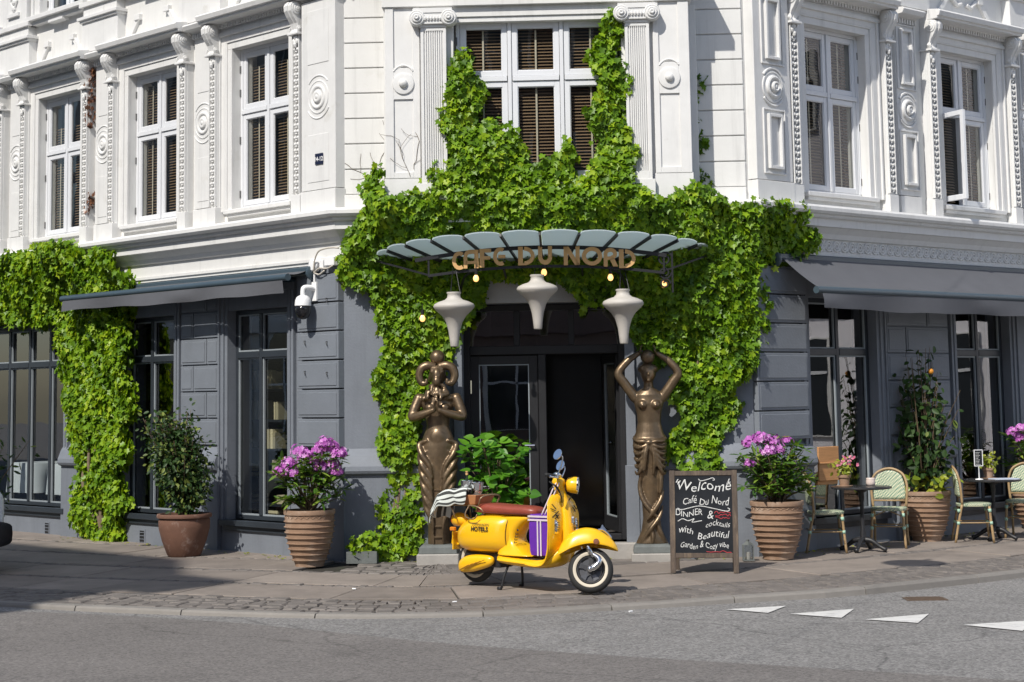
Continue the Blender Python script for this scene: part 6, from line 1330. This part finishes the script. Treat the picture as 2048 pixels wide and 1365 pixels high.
def chalk(txt, x, z, size, sx=1.0, mt=M_CHALK, sh=.22, jit=1.0, rot=0.0):
    c = bpy.data.curves.new('chalk', 'FONT'); c.body = txt; c.size = size; c.extrude = .0006; c.shear = sh; c.align_x = 'CENTER'; c.offset = -.0004; c.resolution_u = 2
    for i, ch in enumerate(txt): c.body_format[i].kerning = random.uniform(-2, 1)*jit
    o = bpy.data.objects.new('t', c); COL.objects.link(o); dg = bpy.context.evaluated_depsgraph_get(); me = bpy.data.meshes.new_from_object(o.evaluated_get(dg)); bpy.data.objects.remove(o)
    me.materials.clear(); me.materials.append(mt); ph = random.uniform(0,6)
    for v in me.vertices: v.co = (v.co.x*sx, v.co.y*(1+.16*sin(v.co.x*31+ph))+.012*sin(v.co.x*23+ph)+rot*v.co.x, v.co.z)
    return obj('chalk_lettering', me, None, bd, Mt @ Matrix.Translation((x, -.0052, z)) @ Matrix.Rotation(pi/2, 4, 'X'))
chalk('Welcome', .0, .845, .145, 1.0); chalk('Café Du Nord', .02, .705, .104, .80, rot=-.02); chalk('DINNER', -.155, .585, .085, .92, sh=.05); chalk('&', .065, .545, .11);
chalk('cocktails', .14, .475, .08, .92, rot=.03); chalk('with', -.19, .405, .10, .9); chalk('Beautiful', .09, .36, .10, .95, rot=.05); chalk('Garden & Cozy vibe', .0, .255, .086, .72)
m = MB()
def sw(pts, r=.0045): m.tube([Vector((x,-.006,z)) for x, z in [(p.x,p.y) for p in crom([(a,b,0) for a,b in pts],6)]], r, 5)
sw([(-.05,.965),(-.02,.945),(.05,.96),(.10,.975),(.12,.955),(.10,.95)]); sw([(-.27,.665),(-.22,.65),(-.05,.685),(.10,.66),(.24,.63),(.27,.65),(.25,.665)]); sw([(-.27,.53),(-.22,.555),(-.16,.535),(-.10,.555),(-.12,.52),(-.02,.535)])
for a, b in (((-.28,.93),(-.26,.965)),((-.265,.91),(-.235,.95)),((.26,.93),(.275,.965)),((.245,.915),(.285,.93))): sw([a, ((a[0]+b[0])/2,(a[1]+b[1])/2), b], .006)
obj('chalk_flourish', m, M_CHALK, bd, Mt)
m = MB()                                          # worn red scribbles, no longer readable
for z, x0, x1 in ((.618,.11,.28),(.590,.12,.28),(.565,.12,.27),(.216,.02,.28)): sw([(x0+(x1-x0)*k/11, z+random.uniform(-.011,.011)) for k in range(12)], .0035)
obj('chalk_scribble', m, M_CHRED, bd, Mt, kind='stuff')
# small lantern beside it
p = Vector((2.52,20.4,0)); p.z = zp(p.x,p.y); r = thing('lantern', 'little dark glass lantern on the ground behind the chalkboard', 'lantern', loc=p)
m = MB(); m.box(-.06,.06,-.06,.06,0,.012); m.lathe([(.062,.17),(.03,.20),(.018,.205),(.018,.225),(.002,.228)], 4)
for a in (-1,1):
    for b in (-1,1): m.box(a*.052-.006,a*.052+.006,b*.052-.006,b*.052+.006,.012,.17)
obj('lantern_frame', m, M_SLATE, r, Matrix.Translation(p)); m = MB(); m.box(-.045,.045,-.045,.045,.014,.168); obj('pane', m, G_WIN, r, Matrix.Translation(p)); m = MB(); m.lathe([(.025,.014),(.025,.09),(.002,.092)], 12); obj('candle', m, M_LAMP, r, Matrix.Translation(p))
# ================================================================== CAFE TABLES AND CHAIRS
def table(name, label, x, y):
    p = Vector((x, y, zp(x, y))); Mq = Matrix.Translation(p); r = thing(name, label, 'table', M=Mq, group='round cafe tables')
    m = MB(); m.lathe([(.002,.705),(.33,.705),(.345,.712),(.348,.722),(.345,.732),(.33,.735),(.002,.735)], 40); obj('tabletop', m, mat('dark_table_top', (.03,.03,.032), .25, spec=.5) if 'dark_table_top' not in bpy.data.materials else bpy.data.materials['dark_table_top'], r, Mq, smooth=True, angle=40)
    m = MB(); m.lathe([(.045,.10),(.03,.14),(.036,.20),(.024,.24),(.022,.55),(.032,.60),(.028,.66),(.09,.70)], 16, caps=False); obj('column', m, M_BLACK, r, Mq, smooth=True)
    for k in range(4):
        a = pi/4+k*pi/2+.3; c, s = cos(a), sin(a); m = MB(); m.tube(crom([(.02*c,.02*s,.13),(.10*c,.10*s,.12),(.19*c,.19*s,.06),(.27*c,.27*s,.018)],4), [.035,.034,.032,.03,.028,.027,.026,.024,.022,.022,.024,.026,.03], 8); obj('foot', m, M_BLACK, r, Mq, smooth=True)
    return p
T1 = table('cafe_table', 'round dark cafe table nearest the chalkboard, holding a pink flower pot and candle glass', 3.96, 21.36)
T2 = table('cafe_table', 'round dark cafe table beyond the citrus pot, holding a menu stand and flower pot', 5.82, 22.72)
M_WEAV = bpy.data.materials.new('green_cream_weave'); M_WEAV.use_nodes = True; _N = M_WEAV.node_tree.nodes; _L = M_WEAV.node_tree.links; _p = _N['Principled BSDF']; _p.inputs['Roughness'].default_value = .5
_tc = _N.new('ShaderNodeTexCoord'); _mp = _N.new('ShaderNodeMapping'); _mp.inputs['Rotation'].default_value = (0, .785, .785); _ck = _N.new('ShaderNodeTexChecker'); _ck.inputs['Scale'].default_value = 75; _ck.inputs['Color1'].default_value = (.62,.60,.42,1); _ck.inputs['Color2'].default_value = (.10,.22,.16,1)
_L.new(_tc.outputs['Object'], _mp.inputs[0]); _L.new(_mp.outputs[0], _ck.inputs[0]); _L.new(_ck.outputs[0], _p.inputs['Base Color'])
def chair():                                      # faces -y
    r = thing('rattan_chair', '', 'chair', M=Matrix.Identity(4), group='rattan bistro chairs'); I = Matrix.Identity(4)
    m = MB(); m.loft([[(x, y, z) for x, y in sel((0,0), a, a*.98, 3.2, 28)] for z, a in ((.425,.19),(.43,.205),(.455,.21),(.462,.20),(.463,.10))]); obj('seat', m, M_WEAV, r, I, smooth=True, angle=50)
    def back(x, z): return .19+.10*(z-.45)+.06*(abs(x)/.22)**2*-.8
    pts = [(-.19,.455),(-.205,.60),(-.205,.72),(-.165,.83),(-.08,.885),(0,.90),(.08,.885),(.165,.83),(.205,.72),(.205,.60),(.19,.455)]
    P3 = [Vector((x, back(x,z), z)) for x, z in pts]; m = MB(); m.tube(crom(P3,4), .0155, 8); m.tube([(-.195,back(.19,.52),.53),(.195,back(.19,.52),.53)], .010, 8); obj('back_frame', m, M_BAMB, r, I, smooth=True)
    m = MB(); zz = np.linspace(.545,.885,12)
    for i, z in enumerate(zz):
        w = np.interp(z, [.5,.60,.72,.83,.885], [.19,.195,.19,.15,.06])-.012
        for j in range(9): x = -w+2*w*j/8; m.v.append((x, back(x,z)+.004, z))
    for i in range(11):
        for j in range(8): a = i*9+j; m.f.append((a,a+1,a+10,a+9)); m.m.append(0)
    b = obj('backrest', m, M_WEAV, r, I, smooth=True); md = b.modifiers.new('thick','SOLIDIFY'); md.thickness = .010
    for sx in (-1,1):
        m = MB(); m.tube(crom([(sx*.175,-.165,.43),(sx*.185,-.18,.22),(sx*.20,-.20,.0)],4), .0155, 8); l = obj('leg', m, M_BAMB, r, I, smooth=True)
        q = MB(); q.tube([(sx*.176,-.167,.40),(sx*.178,-.17,.36)], .021, 8); q.tube([(sx*.184,-.178,.25),(sx*.186,-.181,.215)], .020, 8); obj('binding', q, M_BIND, l, I, smooth=True)
        m = MB(); m.tube(crom([(sx*.19,back(.19,.455),.455),(sx*.185,.20,.25),(sx*.195,.25,.0)],4), .0155, 8); l = obj('leg', m, M_BAMB, r, I, smooth=True)
        q = MB(); q.tube([(sx*.188,.195,.40),(sx*.187,.196,.36)], .021, 8); q.tube([(sx*.185,.203,.25),(sx*.186,.207,.215)], .020, 8); obj('binding', q, M_BIND, l, I, smooth=True)
    m = MB()
    for sx in (-1,1): m.tube([(sx*.186,-.18,.235),(sx*.186,.203,.235)], .009, 6); m.tube([(sx*.18,-.17,.36),(sx*.03,-.17,.425)], .008, 6)
    m.tube([(-.18,-.18,.25),(.18,-.18,.25)], .009, 6); m.tube([(-.18,.20,.25),(.18,.20,.25)], .009, 6); obj('stretcher', m, M_BAMB, r, I, smooth=True)
    return r
def place(x, y, fx, fy): return Matrix.Translation((x, y, zp(x, y))) @ Matrix.Rotation(math.atan2(fx, -fy), 4, 'Z')
def set_tree(o, M):
    o.matrix_basis = M; WM[o.name] = M
c0_ = chair(); labs = [('green and cream woven rattan chair facing the street, right of the nearer cafe table', (4.36,21.83,-.28,-.96)), ('rattan chair seen sideways, half hidden by the rhododendron pot left of the nearer table', (3.53,21.30,1.0,-.05)), ('rattan chair behind the citrus pot with its back turned to it', (5.52,22.50,1.0,-.12)), ('rattan chair at the right edge of the picture behind the farther cafe table', (6.28,23.05,-.45,-.9))]
for i, (lab, a) in enumerate(labs):
    if i == 0: base0 = c0_
    else: copy_tree(c0_, place(*a), lab)
c0_['label'] = labs[0][0]; c0_.matrix_basis = place(*labs[0][1])
def small_pot(p, lab, plab, m_leaf, bloom):
    r = thing('flower_pot', lab, 'flower pot', loc=p); m = MB(); m.lathe([(.075,0),(.095,.006),(.096,.014),(.05,.014),(.065,.10),(.078,.105),(.08,.135),(.07,.136),(.066,.12),(.002,.12)], 22, p, caps=False); obj('pot_body', m, M_TERRA, r, smooth=True, angle=40)
    tips = [(random.gauss(0,.06), random.gauss(0,.05), random.uniform(.05,.17)) for _ in range(14)]; s = shrub('small_plant', plab, 'plant', p+Vector((0,0,.12)), tips, 'oval', .055, m_leaf, 9, .35, .004)
    if bloom:
        P=[];N=[];T=[];S=[]
        for k in range(26): q = p+Vector((random.gauss(.03,.06), random.gauss(-.02,.04), .12+random.uniform(.12,.23))); P.append(q); N.append((random.gauss(0,.5),-1,random.gauss(.5,.4))); T.append(RNG.normal(0,1,3)); S.append(.038)
        obj('blossom', leaves_mesh('blossom', 'petal', P, N, T, S, RNG.uniform(0,1,26), L_BLOOM), None, s, kind='stuff')
zt = Vector((0,0,.735)); random.seed(6)
small_pot(T1+zt+Vector((-.20,-.05,0)), 'small terracotta flower pot with saucer on the nearer cafe table', 'lime leaved plant with pink blooms in the pot on the nearer table', L_LIME, True)
small_pot(T2+zt+Vector((-.03,.05,0)), 'small terracotta flower pot on the farther cafe table', 'yellow green little plant in the pot on the farther table', L_LIME, False)
p = T1+zt+Vector((.12,.05,0)); m = MB(); m.lathe([(.002,0),(.045,0),(.055,.03),(.052,.06),(.048,.075),(.052,.09),(.048,.09),(.044,.07),(.04,.01)], 20, p, caps=False); tag(obj('candle_glass', m, mat('pale_pink_glass', (.6,.5,.45), .2), None, smooth=True), 'pale squat candle glass on the nearer cafe table', 'candle')
p = T2+zt+Vector((-.19,-.12,0)); r = thing('menu_stand', 'small upright black menu card on a thin stand, on the farther table', 'menu stand', loc=p); Mq = Matrix.Translation(p) @ Matrix.Rotation(rad(8),4,'Z')
m = MB(); m.lathe([(.05,0),(.045,.008),(.006,.015),(.004,.16)], 14); ringbox(m, -.055,.055,.16,.36,.008,-.006,.006); obj('stand', m, M_CAMW, r, Mq); m = MB(); m.wb(-.047,.047,-.003,.003,.168,.352); cd = obj('card', m, M_CHALKB, r, Mq)
m = MB()
for k in range(9): m.wb(-.036,-.036+random.uniform(.03,.07),.0032,.0042,.18+.018*k,.184+.018*k)
obj('menu_line', m, M_CHALK, cd, Mq, kind='stuff')
p = T2+zt+Vector((.10,-.15,0)); m = MB(); m.obox(p+Vector((0,0,.006)), (.15,.02,0), (-.02,.1,0), (0,0,.006)); tag(obj('menu_book', m, mat('pale_blue_paper', (.5,.55,.65), .7), None), 'pale folded menu lying on the farther cafe table', 'menu')
m = MB(); m.wb(1.10,1.48,.02,.045,.905,1.30); m.wb(1.09,1.49,.045,.06,1.10,1.12); m.wb(1.10,1.48,-.10,.02,.86,.905); tag(obj('wooden_board', m, M_WOODC, None, MR, bevel=.004), 'orange wooden board propped on a ledge against the window behind the nearer cafe table', 'board')
# ================================================================== BEHIND THE WINDOWS
Mk = ML; m = MB(); BK = thing('bookcase', 'dark bookcase close behind the window nearest the corner pier', 'bookcase', loc=W(ML,-1.7,-.62,.33))
m.wb(-3.35,-3.30,-.95,-.55,.32,3.0); m.wb(-1.35,-1.30,-.95,-.55,.32,3.0); m.wb(-3.35,-1.30,-.97,-.95,.32,3.0); obj('bookcase_side', m, M_DARK, BK, ML)
SH = [.36,.66,.98,1.34,1.70,2.08,2.45]
for z in SH: m = MB(); m.wb(-3.30,-1.35,-.94,-.55,z-.03,z); obj('shelf', m, M_DARK, BK, ML)
M_BOOK = vary_by_object(mat('cream_book', (.62,.56,.36), .7, var=.1), .35); bm = []
for w, h in ((.03,.22),(.04,.20),(.05,.24)):
    b = MB(); b.box(0,w,0,.16,0,h); b.box(-.001,w+.001,-.002,.0,h*.75,h*.8); bm.append(b.mesh('book', M_BOOK))
random.seed(12); nb = 0; SN = dict(zip(SH, ('lowest','second lowest','third lowest','middle','third highest','second highest','highest')))
for z in SH[:-1]:
    u = -3.2
    while u < -1.5:
        if random.random() < .45: u += random.uniform(.08,.22); continue
        if z in (.36,.66) or random.random() < .2:
            for k in range(random.randint(2,4)):
                o = obj('book', bm[random.randint(0,2)], None, None, ML @ Matrix.Translation((u, .60, z+.003+.056*k)) @ Matrix.Rotation(pi/2,4,'Y') @ Matrix.Translation((-.05,0,0)))
                tag(o, 'cream book lying in a pile on the %s shelf of the window bookcase' % SN[z], 'book', 'books on the window bookcase'); nb += 1
            u += .3
        else:
            for k in range(random.randint(1,4)):
                i = random.randint(0,2); o = obj('book', bm[i], None, None, ML @ Matrix.Translation((u, .58+random.uniform(0,.05), z))); tag(o, 'cream book standing upright on the %s shelf of the window bookcase' % SN[z], 'book', 'books on the window bookcase'); u += (.033,.043,.053)[i]; nb += 1
        u += .02
for u, lab in ((-8.35,'dining table under a white cloth at the picture edge behind the wide left window'), (-7.15,'dining table under a hanging white cloth behind the middle of the wide left window'), (-6.35,'dining table under a white cloth partly behind the left ivy pier')):
    Mq = ML @ Matrix.Translation((u, .75, .32)); r = thing('dining_table', lab, 'table', M=Mq, group='laid tables behind the wide window'); m = MB(); n = 48
    ring = lambda k, z, w: [((.36*k+.02*w*sin(j*1.3))*math.copysign(min(abs(cos(2*pi*j/n))*1.35,1), cos(2*pi*j/n)), (.36*k+.02*w*sin(j*1.9))*math.copysign(min(abs(sin(2*pi*j/n))*1.35,1), sin(2*pi*j/n)), z) for j in range(n)]
    m.loft([ring(1.04,.32,1.6), ring(1.02,.55,1), ring(1.0,.74,.1), ring(.98,.755,0)]); obj('tablecloth', m, M_CLOTH, r, Mq, smooth=True, angle=50)
    m = MB(); m.lathe([(.2,0),(.03,.03),(.03,.7)], 12); obj('leg', m, M_BLACK, r, Mq)
# ================================================================== CAR AT THE LEFT EDGE, ADDED SHADOW DISC, LITTER
cp = Vector((-6.27, 20.35, 0)); cp.z = zp(cp.x, cp.y)-.01; Mv = Matrix.Translation(cp) @ Matrix.Rotation(math.atan2(.731,-.682), 4, 'Z')      # x forward, away to the left
CAR = thing('parked_car', 'white hatchback with black bumper parked at the left edge, only its tail showing', 'car', M=Mv)
m = MB(); S_ = [(.0,.62,.36,.95),(.06,.80,.30,1.0),(.5,.86,.28,1.02),(2.0,.88,.28,1.0),(3.0,.87,.28,.98),(3.8,.80,.30,.86),(4.0,.60,.36,.72)]
m.loft([[(x, y, z) for y, z in sel((0,(z0+z1)/2), w, (z1-z0)/2, 5)] for x, w, z0, z1 in S_]); obj('body', m, M_CAMW, CAR, Mv, smooth=True, sub=1)
m = MB(); m.loft([[(x, y, z) for y, z in ((-w,.98),(w,.98),(w*.8,h),(-w*.8,h))] for x, w, h in ((.35,.80,1.0),(.75,.80,1.40),(2.2,.80,1.45),(3.1,.78,1.0))]); obj('cabin_glass', m, mat('dark_car_glass', (.02,.025,.03), .05, spec=.8), CAR, Mv, bevel=.03)
m = MB(); m.loft([[(x, y, z) for y, z in sel((0,.46), w, .15, 5)] for x, w in ((-.06,.60),(-.04,.80),(.3,.885))]); obj('bumper', m, M_BLACK, CAR, Mv, smooth=True)
for s in (-1,1):
    m = MB(); m.box(-.03,.08,s*.58,s*.74,.44,.56); obj('tail_light', m, mat('red_tail_light', (.35,.01,.01), .15) if 'red_tail_light' not in bpy.data.materials else bpy.data.materials['red_tail_light'], CAR, Mv, bevel=.02)
    for x in (.72,3.2):
        m = MB(); m.lathe([(.002,-.11),(.18,-.11),(.20,-.10),(.31,-.09),(.32,0),(.31,.09),(.2,.10),(.18,.11),(.002,.11)], 26, (x, s*.76, .32), Matrix.Rotation(pi/2,3,'X').to_4x4()); obj('wheel', m, M_TYRE, CAR, Mv, smooth=True, angle=40)
g = Vector((4.276,20.102,.1)); H_ = 6.3; lp = g+SDIR*((H_-.1)/SDIR.z); HL = thing('shadow_caster', 'unseen disc on a cable high over the pavement, added to cast a round sign shadow', 'shadow caster', loc=lp)  # unseen stand-in, hung so a round sign's shadow falls on the pavement
m = MB(); m.lathe([(.002,.10),(.06,.10),(.10,.06),(.34,.01),(.345,-.02),(.30,-.03),(.002,-.03)], 30, lp); obj('lamp_shade', m, M_BLACK, HL, smooth=True, angle=40)  # flat disc of the added caster, no lamp in it
m = MB(); m.tube([lp+Vector((0,0,.1)), lp+Vector((0,0,.5))], .03, 8); m.tube([lp+Vector((0,0,-.03)), lp+Vector((0,0,-.55))], .028, 8); obj('stem', m, M_BLACK, HL)  # lower rod added for the pole-like line in the shadow
m = MB(); m.tube([lp+Vector((0,0,.5)), lp+Vector((-7,-16,1.2))], .004, 5); m.tube([lp+Vector((0,0,.5)), W(MR,3.6,0,8.6)], .003, 4); obj('cable', m, M_BLACK, HL)
random.seed(77)
for k, (px, py) in enumerate(((712,1175),(1258,1211),(905,1196))):
    q = gnd(px, py, .095); q.z = zp(q.x,q.y)+.006; m = MB(); a = random.uniform(0,3); m.tube([q, q+Vector((.05*cos(a),.03*sin(a),0))], .008, 6); tag(obj('cigarette_end', m, M_CAMW, None), ('pale cigarette end on the slabs left of the scooter','pale cigarette end on the paving right of the front wheel','pale cigarette end on the paving below the rear wheel')[k], 'litter', 'cigarette ends on the paving')
# a few fallen leaves and weeds at the foot of the walls
P=[];N=[];T=[];S=[];C=[]
for k in range(260):
    Mx, u = random.choice(((MC, random.uniform(-1.8,2.6)), (MR, random.uniform(0,5)), (ML, random.uniform(-6,0)))); q = W(Mx, u, .08+abs(random.gauss(0,.14)), 0); P.append((q.x,q.y,zp(q.x,q.y)+.006)); N.append((random.gauss(0,.3),random.gauss(0,.3),1)); T.append((random.gauss(0,1),random.gauss(0,1),0)); S.append(random.uniform(.025,.06)); C.append(random.random())
tag(obj('fallen_leaves', leaves_mesh('fallen_leaves', 'oval', P, N, T, S, np.array(C), L_LIME), None, None), 'dry yellowish leaves gathered along the foot of the walls', 'leaves', kind='stuff')
bpy.context.view_layer.update()
